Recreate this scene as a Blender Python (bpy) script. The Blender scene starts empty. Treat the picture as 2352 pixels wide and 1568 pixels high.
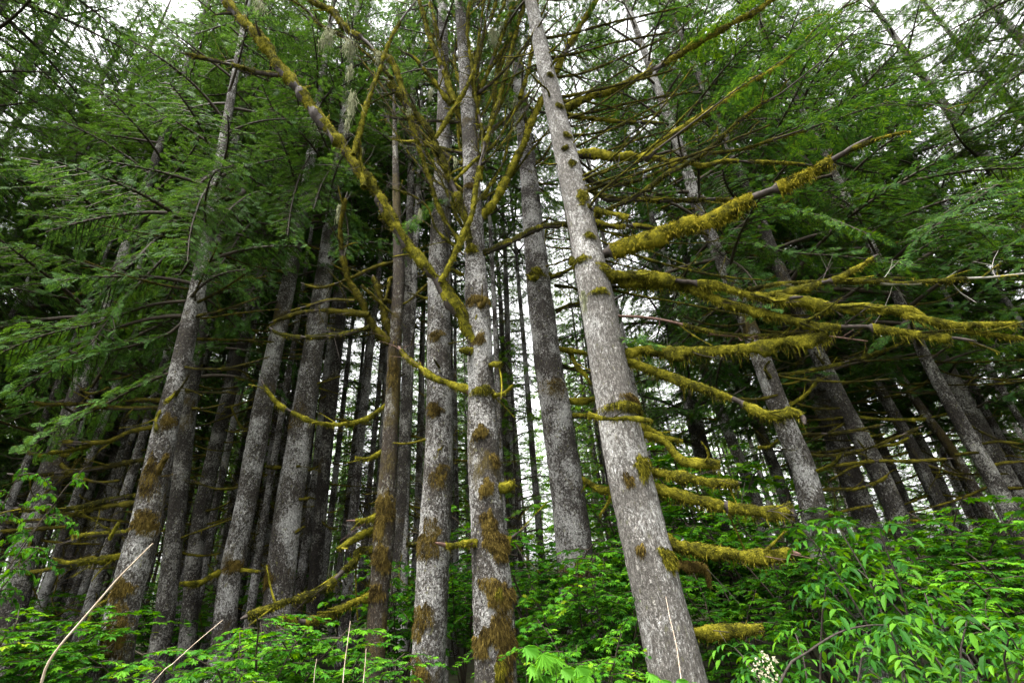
import bpy, math, random
import numpy as np
from mathutils import Vector, Matrix

rng = np.random.RandomState(11)
rnd = random.Random(5)
C = bpy.context.scene.collection
sc = bpy.context.scene

# ------------------------------------------------------------------ camera
W, H = 2352.0, 1568.0            # survey units of the photograph
LENS = 16.5
F = LENS / 36.0 * W
PITCH, ROLL = math.radians(27.0), math.radians(4.0)
CAM = np.array([0.0, 0.0, 1.65])
FW = np.array([0, math.cos(PITCH), math.sin(PITCH)])
UP0 = np.array([0, -math.sin(PITCH), math.cos(PITCH)])
RT0 = np.array([1.0, 0, 0])
UP = UP0 * math.cos(ROLL) + RT0 * math.sin(ROLL)
RT = RT0 * math.cos(ROLL) - UP0 * math.sin(ROLL)

cam = bpy.data.cameras.new('camera')
cam.lens = LENS
cam.sensor_width = 36.0
cam.clip_start = 0.05
cam.clip_end = 3000
co = bpy.data.objects.new('camera', cam)
C.objects.link(co)
M = Matrix.Identity(4)
for i in range(3):
    M[i][0], M[i][1], M[i][2], M[i][3] = RT[i], UP[i], -FW[i], CAM[i]
co.matrix_world = M
sc.camera = co


def pt(px, py, Y):
    """survey reading + distance in metres -> world point and metres per survey unit there"""
    d = FW + (px - W / 2) / F * RT + (H / 2 - py) / F * UP
    t = Y / d[1]
    return CAM + t * d, t / F


def proj(p):
    d = np.asarray(p) - CAM
    z = d @ FW
    return W / 2 + F * (d @ RT) / z, H / 2 - F * (d @ UP) / z, z


# ------------------------------------------------------------------ materials
def new_mat(name):
    m = bpy.data.materials.new(name)
    m.use_nodes = True
    nt = m.node_tree
    nt.nodes.clear()
    return m, nt, nt.nodes, nt.links


def ramp(n, pos_cols, interp='LINEAR'):
    r = n.new('ShaderNodeValToRGB')
    r.color_ramp.interpolation = interp
    e = r.color_ramp.elements
    while len(e) < len(pos_cols):
        e.new(0.5)
    for k, (p, c) in enumerate(pos_cols):
        e[k].position = p
        e[k].color = (*c, 1) if len(c) == 3 else c
    return r


def mixc(nt, fac, a, b):
    m = nt.nodes.new('ShaderNodeMix')
    m.data_type = 'RGBA'
    for sock, v in ((m.inputs[0], fac), (m.inputs[6], a), (m.inputs[7], b)):
        if hasattr(v, 'is_output'):
            nt.links.new(v, sock)
        elif isinstance(v, tuple):
            sock.default_value = (*v, 1)
        else:
            sock.default_value = v
    return m.outputs[2]


def tex_coords(nt, scale=(1, 1, 1)):
    n, l = nt.nodes, nt.links
    tc = n.new('ShaderNodeTexCoord')
    oi = n.new('ShaderNodeObjectInfo')
    mul = n.new('ShaderNodeMath'); mul.operation = 'MULTIPLY'; mul.inputs[1].default_value = 37.0
    l.new(oi.outputs['Random'], mul.inputs[0])
    add = n.new('ShaderNodeVectorMath'); add.operation = 'ADD'
    l.new(tc.outputs['Object'], add.inputs[0])
    l.new(mul.outputs[0], add.inputs[1])
    mp = n.new('ShaderNodeMapping')
    mp.inputs['Scale'].default_value = scale
    l.new(add.outputs[0], mp.inputs['Vector'])
    return mp.outputs[0]


def noise(nt, vec, scale, detail=4, rough=0.6, dist=0.0):
    t = nt.nodes.new('ShaderNodeTexNoise')
    t.inputs['Scale'].default_value = scale
    t.inputs['Detail'].default_value = detail
    t.inputs['Roughness'].default_value = rough
    t.inputs['Distortion'].default_value = dist
    nt.links.new(vec, t.inputs['Vector'])
    return t.outputs[0]


def math2(nt, op, a, b, clamp=False):
    m = nt.nodes.new('ShaderNodeMath')
    m.operation = op
    m.use_clamp = clamp
    for k, v in enumerate((a, b)):
        if hasattr(v, 'is_output'):
            nt.links.new(v, m.inputs[k])
        else:
            m.inputs[k].default_value = v
    return m.outputs[0]


def bark(name, crack, mid, pale, lich, lich_t, moss_t, sx=1.0, sz=0.55, green=0.5, ls_=20):
    """scaly bark: dark cracks between grey plates, white crustose lichen blotches, brown moss felt"""
    m, nt, n, l = new_mat(name)
    v = tex_coords(nt, (sx, sx, sz))
    wob = nt.nodes.new('ShaderNodeTexNoise')
    wob.inputs['Scale'].default_value = 9; wob.inputs['Detail'].default_value = 5; wob.inputs['Roughness'].default_value = 0.7
    l.new(v, wob.inputs['Vector'])
    vw = n.new('ShaderNodeVectorMath'); vw.operation = 'MULTIPLY_ADD'
    l.new(wob.outputs['Color'], vw.inputs[0]); vw.inputs[1].default_value = (.16, .16, .16); l.new(v, vw.inputs[2])
    vor = n.new('ShaderNodeTexVoronoi'); vor.feature = 'DISTANCE_TO_EDGE'
    vor.inputs['Scale'].default_value = 30
    l.new(vw.outputs[0], vor.inputs['Vector'])
    vr = ramp(n, [(0.0, (0.2,) * 3), (0.12, (0.7,) * 3), (0.34, (1, 1, 1))])
    l.new(vor.outputs['Distance'], vr.inputs[0])
    vs_ = tex_coords(nt, (sx * 1.3, sx * 1.3, sz * 0.45))
    rn = noise(nt, vs_, 24, 6, 0.65, 0.6)
    rd = math2(nt, 'ABSOLUTE', math2(nt, 'SUBTRACT', rn, 0.5), 0.0)
    rr_ = ramp(n, [(0.0, (0.15,) * 3), (0.035, (0.6,) * 3), (0.09, (1, 1, 1))])
    l.new(rd, rr_.inputs[0])

    class cr:
        outputs = [math2(nt, 'MULTIPLY', vr.outputs[0], rr_.outputs[0])]
    fine = noise(nt, v, 38, 5, 0.7)
    base = ramp(n, [(0.3, crack), (0.5, mid), (0.72, pale)])
    l.new(fine, base.inputs[0])
    c0 = mixc(nt, cr.outputs[0], crack, base.outputs[0])
    # white crust lichen
    ln = noise(nt, vw.outputs[0], ls_, 7, 0.78)
    lbig = noise(nt, v, 2.2, 3, 0.6)
    ls = math2(nt, 'ADD', ln, math2(nt, 'MULTIPLY', math2(nt, 'SUBTRACT', lbig, 0.5), 0.6))
    lr = ramp(n, [(lich_t - 0.025, (0, 0, 0)), (lich_t + 0.035, (1, 1, 1))])
    l.new(ls, lr.inputs[0])
    lm = math2(nt, 'MULTIPLY', lr.outputs[0], math2(nt, 'ADD', math2(nt, 'MULTIPLY', cr.outputs[0], 0.7), 0.3))
    lt = noise(nt, v, 60, 3, 0.6)
    lcol = ramp(n, [(0.3, tuple(x * 0.5 for x in lich)), (0.58, lich)])
    l.new(lt, lcol.inputs[0])
    c1 = mixc(nt, lm, c0, lcol.outputs[0])
    # small olive lichens
    gn = noise(nt, v, 21, 4, 0.6)
    gr = ramp(n, [(0.62, (0, 0, 0)), (0.68, (green,) * 3)])
    l.new(gn, gr.inputs[0])
    c2 = mixc(nt, gr.outputs[0], c1, (0.19, 0.19, 0.075))
    # brown moss felt in big patches
    vm = tex_coords(nt, (1, 1, 0.6))
    mn = noise(nt, vm, 1.5, 7, 0.68, 0.4)
    mr = ramp(n, [(moss_t - 0.03, (0, 0, 0)), (moss_t + 0.05, (1, 1, 1))])
    l.new(mn, mr.inputs[0])
    mcn = noise(nt, vm, 40, 4, 0.7)
    mc = ramp(n, [(0.3, (0.025, 0.018, 0.005)), (0.52, (0.075, 0.055, 0.013)), (0.75, (0.15, 0.12, 0.024))])
    l.new(mcn, mc.inputs[0])
    c3 = mixc(nt, mr.outputs[0], c2, mc.outputs[0])
    p = n.new('ShaderNodeBsdfPrincipled')
    l.new(c3, p.inputs['Base Color'])
    p.inputs['Roughness'].default_value = 0.9
    p.inputs['Specular IOR Level'].default_value = 0.2
    hgt = math2(nt, 'ADD', cr.outputs[0], math2(nt, 'MULTIPLY', fine, 0.9))
    hgt = math2(nt, 'ADD', hgt, math2(nt, 'MULTIPLY', mr.outputs[0], math2(nt, 'ADD', mcn, 0.6)))
    b = n.new('ShaderNodeBump'); b.inputs['Strength'].default_value = 1.0; b.inputs['Distance'].default_value = 0.035
    l.new(hgt, b.inputs['Height']); l.new(b.outputs[0], p.inputs['Normal'])
    o = n.new('ShaderNodeOutputMaterial'); l.new(p.outputs[0], o.inputs[0])
    return m


def leafy(name, stops, trans=0.35, rough=0.5, spec=0.3, obj_var=None, nscale=1.3):
    m, nt, n, l = new_mat(name)
    g = n.new('ShaderNodeNewGeometry')
    tc = n.new('ShaderNodeTexCoord')
    big = noise(nt, tc.outputs['Object'], nscale, 2, 0.5)
    s = math2(nt, 'ADD', math2(nt, 'MULTIPLY', g.outputs['Random Per Island'], 0.6), math2(nt, 'MULTIPLY', big, 0.9))
    s = math2(nt, 'SUBTRACT', s, 0.25)
    r = ramp(n, stops)
    l.new(s, r.inputs[0])
    col = r.outputs[0]
    if obj_var:
        oi = n.new('ShaderNodeObjectInfo')
        col = mixc(nt, math2(nt, 'MULTIPLY', oi.outputs['Random'], 0.6), col, obj_var)
    p = n.new('ShaderNodeBsdfPrincipled')
    l.new(col, p.inputs['Base Color'])
    p.inputs['Roughness'].default_value = rough
    p.inputs['Specular IOR Level'].default_value = spec
    t = n.new('ShaderNodeBsdfTranslucent')
    tcol = n.new('ShaderNodeHueSaturation')
    tcol.inputs['Hue'].default_value = 0.475
    tcol.inputs['Saturation'].default_value = 1.1
    tcol.inputs['Value'].default_value = 1.5
    l.new(col, tcol.inputs['Color']); l.new(tcol.outputs[0], t.inputs['Color'])
    mx = n.new('ShaderNodeMixShader'); mx.inputs[0].default_value = trans
    l.new(p.outputs[0], mx.inputs[1]); l.new(t.outputs[0], mx.inputs[2])
    o = n.new('ShaderNodeOutputMaterial'); l.new(mx.outputs[0], o.inputs[0])
    return m


def mossy(name, stops, trans=0.15):
    m, nt, n, l = new_mat(name)
    v = tex_coords(nt)
    g = n.new('ShaderNodeNewGeometry')
    a = noise(nt, v, 6, 6, 0.75, 0.3)
    f = noise(nt, v, 85, 3, 0.75)
    s = math2(nt, 'SUBTRACT', math2(nt, 'ADD', math2(nt, 'MULTIPLY', a, 1.5), math2(nt, 'MULTIPLY', f, 0.65)), 0.5)
    s = math2(nt, 'ADD', s, math2(nt, 'MULTIPLY', math2(nt, 'SUBTRACT', g.outputs['Random Per Island'], 0.5), 0.5))
    r = ramp(n, stops); l.new(s, r.inputs[0])
    p = n.new('ShaderNodeBsdfPrincipled')
    l.new(r.outputs[0], p.inputs['Base Color'])
    p.inputs['Roughness'].default_value = 1.0
    p.inputs['Specular IOR Level'].default_value = 0.05
    b = n.new('ShaderNodeBump'); b.inputs['Strength'].default_value = 1.0; b.inputs['Distance'].default_value = 0.02
    l.new(f, b.inputs['Height']); l.new(b.outputs[0], p.inputs['Normal'])
    t = n.new('ShaderNodeBsdfTranslucent'); l.new(r.outputs[0], t.inputs['Color'])
    mx = n.new('ShaderNodeMixShader'); mx.inputs[0].default_value = trans
    l.new(p.outputs[0], mx.inputs[1]); l.new(t.outputs[0], mx.inputs[2])
    o = n.new('ShaderNodeOutputMaterial'); l.new(mx.outputs[0], o.inputs[0])
    return m


def plain(name, c1, c2, scale=20, rough=0.8, bump=0.3):
    m, nt, n, l = new_mat(name)
    v = tex_coords(nt)
    r = ramp(n, [(0.35, c1), (0.65, c2)])
    f = noise(nt, v, scale, 5, 0.7)
    l.new(f, r.inputs[0])
    p = n.new('ShaderNodeBsdfPrincipled')
    l.new(r.outputs[0], p.inputs['Base Color'])
    p.inputs['Roughness'].default_value = rough
    p.inputs['Specular IOR Level'].default_value = 0.25
    b = n.new('ShaderNodeBump'); b.inputs['Strength'].default_value = bump; b.inputs['Distance'].default_value = 0.01
    l.new(f, b.inputs['Height']); l.new(b.outputs[0], p.inputs['Normal'])
    o = n.new('ShaderNodeOutputMaterial'); l.new(p.outputs[0], o.inputs[0])
    return m


MAT = {
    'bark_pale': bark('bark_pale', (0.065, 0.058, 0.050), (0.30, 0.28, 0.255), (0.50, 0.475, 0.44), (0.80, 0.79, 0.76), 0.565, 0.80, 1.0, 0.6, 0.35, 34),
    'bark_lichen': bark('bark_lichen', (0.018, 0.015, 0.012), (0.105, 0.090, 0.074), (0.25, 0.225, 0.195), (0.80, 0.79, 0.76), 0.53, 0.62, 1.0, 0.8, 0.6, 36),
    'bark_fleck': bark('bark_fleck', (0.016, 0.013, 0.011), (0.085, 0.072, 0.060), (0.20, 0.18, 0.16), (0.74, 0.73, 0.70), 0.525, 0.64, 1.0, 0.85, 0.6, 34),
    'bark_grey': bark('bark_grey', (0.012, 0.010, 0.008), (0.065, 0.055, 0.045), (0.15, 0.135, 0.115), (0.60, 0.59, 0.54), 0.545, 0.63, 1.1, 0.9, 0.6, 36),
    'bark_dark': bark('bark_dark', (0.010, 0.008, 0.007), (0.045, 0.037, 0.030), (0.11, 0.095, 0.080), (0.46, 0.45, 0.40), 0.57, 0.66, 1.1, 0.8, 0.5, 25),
    'bark_mossy': bark('bark_mossy', (0.02, 0.015, 0.01), (0.08, 0.06, 0.04), (0.16, 0.13, 0.10), (0.55, 0.54, 0.48), 0.57, 0.52, 1.0, 0.7, 0.5, 24),
    'moss': mossy('moss', [(0.34, (0.012, 0.012, 0.003)), (0.52, (0.048, 0.047, 0.006)), (0.70, (0.135, 0.125, 0.010)), (0.92, (0.30, 0.265, 0.028))]),
    'moss_bright': mossy('moss_bright', [(0.30, (0.018, 0.018, 0.004)), (0.46, (0.085, 0.080, 0.008)), (0.64, (0.20, 0.175, 0.012)), (0.86, (0.34, 0.28, 0.028))]),
    'moss_brown': mossy('moss_brown', [(0.34, (0.018, 0.013, 0.005)), (0.54, (0.070, 0.050, 0.014)), (0.80, (0.17, 0.125, 0.030))]),
    'moss_dim': mossy('moss_dim', [(0.34, (0.010, 0.009, 0.003)), (0.54, (0.04, 0.036, 0.006)), (0.82, (0.125, 0.108, 0.012))]),
    'wood': plain('branch_bark', (0.012, 0.009, 0.007), (0.045, 0.034, 0.028), 30),
    'wood_red': plain('broken_wood', (0.045, 0.022, 0.016), (0.12, 0.072, 0.055), 40),
    'twig': plain('twig_bark', (0.012, 0.009, 0.006), (0.04, 0.030, 0.018), 15),
    'twig_pale': plain('twig_pale', (0.12, 0.11, 0.09), (0.30, 0.28, 0.25), 15),
    'cane': plain('dry_cane', (0.30, 0.22, 0.15), (0.50, 0.42, 0.34), 25),
    'lichen': mossy('beard_lichen', [(0.4, (0.14, 0.15, 0.085)), (0.6, (0.24, 0.255, 0.15)), (0.8, (0.34, 0.35, 0.22))], 0.3),
    'needle_blue': leafy('needle_blue', [(0.1, (0.005, 0.018, 0.004)), (0.45, (0.022, 0.066, 0.013)), (0.80, (0.075, 0.155, 0.032))], 0.34, 0.65, 0.08, (0.040, 0.100, 0.010), 0.5),
    'needle_green': leafy('needle_green', [(0.1, (0.004, 0.015, 0.003)), (0.45, (0.019, 0.060, 0.009)), (0.84, (0.085, 0.17, 0.016))], 0.35, 0.65, 0.08, (0.018, 0.060, 0.013), 0.5),
    'needle_glow': leafy('needle_glow', [(0.1, (0.016, 0.060, 0.006)), (0.5, (0.06, 0.16, 0.016)), (0.85, (0.13, 0.27, 0.025))], 0.42, 0.6, 0.15),  # young and far needles: brighter green, backlit glow put into the colour
    'leaf_vine': leafy('leaf_vine', [(0.1, (0.008, 0.048, 0.003)), (0.5, (0.034, 0.14, 0.007)), (0.85, (0.095, 0.25, 0.010)), (0.96, (0.26, 0.34, 0.015))], 0.42, 0.6, 0.12),
    'leaf_elder': leafy('leaf_elder', [(0.1, (0.006, 0.034, 0.004)), (0.5, (0.018, 0.085, 0.007)), (0.92, (0.085, 0.22, 0.010))], 0.38, 0.6, 0.12),
    'leaf_bright': leafy('leaf_bright', [(0.1, (0.05, 0.18, 0.012)), (0.9, (0.12, 0.30, 0.025))], 0.42, 0.5, 0.3),
    'petal': plain('petal', (0.26, 0.24, 0.15), (0.42, 0.40, 0.28), 60),
}


# ------------------------------------------------------------------ mesh tools
class Geo:
    def __init__(self):
        self.parts = []
        self.n = 0

    def add(self, V, Fc, mi=0, smooth=False):
        if len(Fc) == 0:
            return
        self.parts.append((np.asarray(V, float), np.asarray(Fc, int) + self.n, mi, smooth))
        self.n += len(V)

    def mesh(self, name, mats, off=(0, 0, 0)):
        me = bpy.data.meshes.new(name)
        V = np.concatenate([p[0] for p in self.parts]) - np.asarray(off)
        me.vertices.add(len(V))
        me.vertices.foreach_set('co', V.astype(np.float32).ravel())
        loops = np.concatenate([p[1].ravel() for p in self.parts])
        tot = np.concatenate([np.full(len(p[1]), p[1].shape[1]) for p in self.parts])
        mi = np.concatenate([np.full(len(p[1]), p[2]) for p in self.parts])
        sm = np.concatenate([np.full(len(p[1]), p[3]) for p in self.parts])
        me.loops.add(len(loops))
        me.loops.foreach_set('vertex_index', loops.astype(np.int32))
        me.polygons.add(len(tot))
        st = np.concatenate([[0], np.cumsum(tot)[:-1]])
        me.polygons.foreach_set('loop_start', st.astype(np.int32))
        me.polygons.foreach_set('loop_total', tot.astype(np.int32))
        me.polygons.foreach_set('material_index', mi.astype(np.int32))
        me.polygons.foreach_set('use_smooth', sm.astype(bool))
        for m in mats:
            me.materials.append(m)
        me.update(calc_edges=True)
        return me


def obj(name, geo, mats, root=None, parent=None):
    """one mesh object; geometry is given in world units and stored relative to its thing's base"""
    off = root.location if root is not None else (0, 0, 0)
    me = geo.mesh(name, mats, off) if isinstance(geo, Geo) else geo
    o = bpy.data.objects.new(name, me)
    C.objects.link(o)
    if root is not None:
        o.parent = parent if parent is not None else root
    return o


def thing(name, label, cat, loc, group=None, rz=0.0):
    o = bpy.data.objects.new(name, None)
    C.objects.link(o)
    o.empty_display_size = 0.2
    o.location = Vector([float(x) for x in loc])
    o.rotation_euler = (0, 0, rz)
    o['label'] = label
    o['category'] = cat
    if group:
        o['group'] = group
    return o


def dup(root, loc, rz=0.0, scale=(1, 1, 1), label=None, group=None, tilt=(0, 0)):
    r = root.copy(); C.objects.link(r)
    r.location = Vector([float(x) for x in loc])
    r.rotation_euler = (tilt[0], tilt[1], rz)
    r.scale = scale
    if label:
        r['label'] = label
    if group:
        r['group'] = group
    for ch in list(root.children):
        c = ch.copy(); C.objects.link(c); c.parent = r
        for g in ch.children:
            d = g.copy(); C.objects.link(d); d.parent = c
    return r


def norm(v):
    v = np.asarray(v, float)
    return v / (np.linalg.norm(v, axis=-1, keepdims=True) + 1e-12)


def spline(P, vals, step):
    """Catmull-Rom through P, resampled at about step metres; vals (k, m) are carried along"""
    P = np.asarray(P, float); vals = np.asarray(vals, float)
    A = np.hstack([P, vals])
    if len(A) > 2:
        E = np.vstack([2 * A[0] - A[1], A, 2 * A[-1] - A[-2]])
        out = []
        u = np.linspace(0, 1, 9)[:-1, None]
        for i in range(len(A) - 1):
            a, b, c, d = E[i:i + 4]
            out.append(0.5 * (2 * b + (c - a) * u + (2 * a - 5 * b + 4 * c - d) * u ** 2 + (3 * b - a - 3 * c + d) * u ** 3))
        A = np.vstack(out + [A[-1:]])
    s = np.concatenate([[0], np.cumsum(np.linalg.norm(np.diff(A[:, :3], axis=0), axis=1))])
    n = max(3, int(s[-1] / step) + 1)
    t = np.linspace(0, s[-1], n)
    B = np.stack([np.interp(t, s, A[:, k]) for k in range(A.shape[1])], 1)
    return B[:, :3], B[:, 3:], t


def frames(P):
    T = norm(np.gradient(P, axis=0))
    ref = np.array([0, 0, 1.0]) if abs(T[0][2]) < 0.9 else np.array([1.0, 0, 0])
    n = norm(np.cross(T[0], ref))
    N = np.empty_like(P)
    for i in range(len(P)):
        n = n - T[i] * (n @ T[i])
        n = n / (np.linalg.norm(n) + 1e-12)
        N[i] = n
    return T, N, np.cross(T, N)


def smooth_noise(n, k, r=rng):
    """n samples of 1-D noise with about k knots, range about -1..1"""
    k = max(2, int(k))
    return np.interp(np.linspace(0, k, n), np.arange(k + 1), r.uniform(-1, 1, k + 1))


def tube(P, rad, sides=8, rough=0.0, lump=None, capped=True):
    n = len(P)
    T, N, B = frames(P)
    a = np.arange(sides) / sides * 2 * math.pi
    rr = np.asarray(rad)[:, None] * np.ones(sides)
    if rough:
        rr = rr * (1 + rng.uniform(-rough, rough, rr.shape))
    if lump is not None:
        rr = rr * lump
    V = P[:, None] + rr[..., None] * (np.cos(a)[None, :, None] * N[:, None] + np.sin(a)[None, :, None] * B[:, None])
    i = np.arange(n - 1)[:, None] * sides
    j = np.arange(sides)[None]
    k = (j + 1) % sides
    Q = np.stack([i + j, i + k, i + sides + k, i + sides + j], -1).reshape(-1, 4)
    return V.reshape(-1, 3), Q, (T, N, B)


def tube_add(g, P, r0, r1, sides=4, mi=0):
    V, Q, _ = tube(P, np.linspace(r0, r1, len(P)), sides)
    g.add(V, Q, mi, True)


def blades(pos, d, length, width, side=None):
    """many single hair triangles"""
    pos = np.asarray(pos); d = norm(d)
    if side is None:
        side = norm(np.cross(d, rng.normal(size=d.shape)))
    w = np.asarray(width).reshape(-1, 1)
    V = np.stack([pos - side * w, pos + side * w, pos + d * np.asarray(length).reshape(-1, 1)], 1).reshape(-1, 3)
    return V, np.arange(len(V)).reshape(-1, 3)


# ------------------------------------------------------------------ mossy limb
DOWN = np.array([0, 0, -1.0])


def mossy_limb(P3, rads, bare=(), hang=1.0, fuzz=1.0, mi_moss=0, mi_bare=1, tip=True, wob=1.0, cover=0.85, forks=0):
    """limb sleeved in moss. bare: (from, to) shares of its length without moss"""
    g = Geo()
    rmean = float(np.mean(rads))
    P, v, s = spline(P3, np.asarray(rads)[:, None], max(0.018, rmean * 0.75))
    r = v[:, 0].copy()
    n, L = len(P), s[-1]
    t = s / max(L, 1e-6)
    P = P + np.stack([smooth_noise(n, L / 0.22) for _ in range(3)], 1) * (0.24 * rmean * wob) * np.minimum(1, t * 6)[:, None]
    isbare = np.zeros(n, bool)
    for a, b in bare:
        isbare |= (t >= a) & (t <= b)
    lum = 1 + 0.28 * smooth_noise(n, L / 0.16) + 0.2 * smooth_noise(n, L / 0.05)
    r = r * np.where(isbare, 0.62, lum)
    if tip:
        r = r * np.clip((1 - t) * L / (rmean * 2.0) + 0.15, 0, 1) ** 0.5
    sides = 9 if rmean > 0.02 else 7
    V, Q, (T, N, B) = tube(P, r, sides, 0.16)
    V3 = V.reshape(n, sides, 3)
    nz = ((V3 - P[:, None]) / (r[:, None, None] + 1e-9))[..., 2]
    sag = hang * 0.5 * np.clip(-nz, 0, 1) * r[:, None] * (1 + 0.7 * smooth_noise(n, L / 0.09))[:, None] * (~isbare)[:, None]
    V3[..., 2] -= np.clip(sag, 0, None)
    under = cover + 0.45 * smooth_noise(n, L / 0.2)
    if hang > 1.05:
        under = under + 0.9
    fz = (nz[:-1] + np.roll(nz[:-1], -1, 1)) / 2
    bare_shade = isbare[:-1, None] | (fz < -under[:-1, None])  # undersides lose their moss; the dark bark there also paints in shade
    fm = np.where(bare_shade, mi_bare, mi_moss).ravel()
    Vf = V3.reshape(-1, 3)
    for k in sorted(set(fm)):
        g.parts.append((Vf if g.n == 0 else np.zeros((0, 3)), Q[fm == k], int(k), True))
        g.n += len(Vf) if g.n == 0 else 0
    # hairs
    ok = np.where(~isbare)[0]
    if len(ok) > 2 and fuzz > 0:
        m = int(min(7000, 8.0 * fuzz * L / 0.01 * max(0.5, rmean / 0.03)))
        i = rng.choice(ok, m)
        i = np.minimum(i, n - 2)
        u = rng.rand(m, 1)
        c = P[i] * (1 - u) + P[i + 1] * u
        a = rng.rand(m) * 2 * math.pi
        nn = np.cos(a)[:, None] * N[i] + np.sin(a)[:, None] * B[i]
        low = np.clip(-nn[:, 2], 0, 1)
        keep = nn[:, 2] > -under[i] - 0.1
        i, c, nn, m = i[keep], c[keep], nn[keep], int(keep.sum())
        low = np.clip(-nn[:, 2], 0, 1)
        base = c + nn * (r[i] * 0.92)[:, None] + DOWN * (low * r[i] * 0.45 * hang)[:, None]
        d = nn * 0.6 + DOWN * (0.45 + 1.5 * low)[:, None] + T[i] * rng.normal(0, 0.5, (m, 1)) + rng.normal(0, 0.25, (m, 3))
        ln = (0.010 + 0.30 * rmean) * rng.uniform(0.4, 1.6, m) * (1 + 1.5 * low * hang * rng.rand(m) ** 2)
        Vb, Fb = blades(base, d, ln, rng.uniform(0.0016, 0.004, m) * (0.6 + rmean / 0.05))
        g.add(Vb, Fb, mi_moss)
        # hanging tassels
        if hang > 0.5:
            m2 = int(26 * hang * L)
            i = rng.choice(ok, max(m2, 1))
            base = P[i] + DOWN * (r[i] * 1.0)[:, None]
            d = DOWN + rng.normal(0, 0.16, (len(i), 3))
            Vb, Fb = blades(base, d, rng.uniform(0.4, 2.0, len(i)) * (0.02 + rmean * 0.7) * hang, rng.uniform(0.002, 0.006, len(i)))
            g.add(Vb, Fb, mi_moss)
    for q in range(forks):          # side shoots and thin dead twigs
        i = rnd.randrange(n // 6, max(n // 6 + 1, n - 2))
        d = norm(T[i] * rnd.uniform(0.5, 1.1) + rng.normal(0, 0.6, 3) * [1, 1, 0.7])
        Lq = rnd.uniform(0.12, 0.5) * (1 if rmean > 0.015 else 0.6)
        tq = np.linspace(0, 1, 5)[:, None]
        Pq = P[i] + tq * d * Lq + tq ** 2 * rng.normal(0, 0.2, 3) * Lq
        if q % 2:
            sg, _, _ = mossy_limb(Pq, np.linspace(0.42, 0.16, 5) * max(rmean * 0.8, 0.010), (), min(hang, 1.0), 0.7, mi_moss, mi_bare, True, wob, cover)
            for pv, pf, pm, ps in sg.parts:
                g.parts.append((pv, pf + g.n, pm, ps))
            g.n += sg.n
        else:
            tube_add(g, Pq, 0.005, 0.002, 3, mi_bare)
            d2 = norm(d + rng.normal(0, 0.6, 3))
            tube_add(g, Pq[2] + np.linspace(0, 1, 4)[:, None] * d2 * Lq * 0.6, 0.0035, 0.0015, 3, mi_bare)
    return g, P, r


# ------------------------------------------------------------------ conifer foliage
def spray_template(seed, pairs=8):
    """flat hemlock spray about 1 unit long: a stem with side twiglets, each one a slim kite"""
    r = np.random.RandomState(seed)
    V, Q = [], []

    def kite(p, d, ln, w, z):
        s = np.array([-d[1], d[0], 0])
        b = len(V)
        mid = p + d * ln * 0.45 + np.array([0, 0, z * 0.4])
        tip = p + d * ln + np.array([0, 0, z])
        V.extend([p, mid + s * w, tip, mid - s * w])
        Q.append([b, b + 1, b + 2, b + 3])
    for k in range(pairs):
        x = 0.06 + 0.86 * k / pairs
        z = -0.16 * x * x
        ln = (0.40 * (1 - x) ** 0.8 + 0.10) * r.uniform(0.7, 1.25)
        for s in (-1, 1):
            a = s * math.radians(r.uniform(38, 62))
            d = np.array([math.cos(a), math.sin(a), 0])
            kite(np.array([x + r.uniform(-.03, .03), 0, z]), d, ln, 0.040 * r.uniform(0.7, 1.3), -0.12 * r.rand() - 0.02)
    kite(np.array([0, 0, 0.0]), np.array([1.0, 0, 0]), 1.0, 0.03, -0.17)
    return np.array(V), np.array(Q)


SPRAYS = [spray_template(s, 8) for s in range(4)]


def place_templates(g, templates, pos, X, Nn, scale, mi):
    X = norm(X)
    Z = norm(Nn - X * np.sum(Nn * X, 1, keepdims=True))
    Yv = np.cross(Z, X)
    which = rng.randint(0, len(templates), len(pos))
    for k, (tv, tq) in enumerate(templates):
        s = which == k
        if not s.any():
            continue
        B = np.stack([X[s], Yv[s], Z[s]], 1) * np.asarray(scale)[s][:, None, None]
        V = np.einsum('va,sab->svb', tv, B) + pos[s][:, None]
        nv = len(tv)
        Q = tq[None] + (np.arange(s.sum()) * nv)[:, None, None]
        g.add(V.reshape(-1, 3), Q.reshape(-1, tq.shape[1]), mi)


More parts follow.
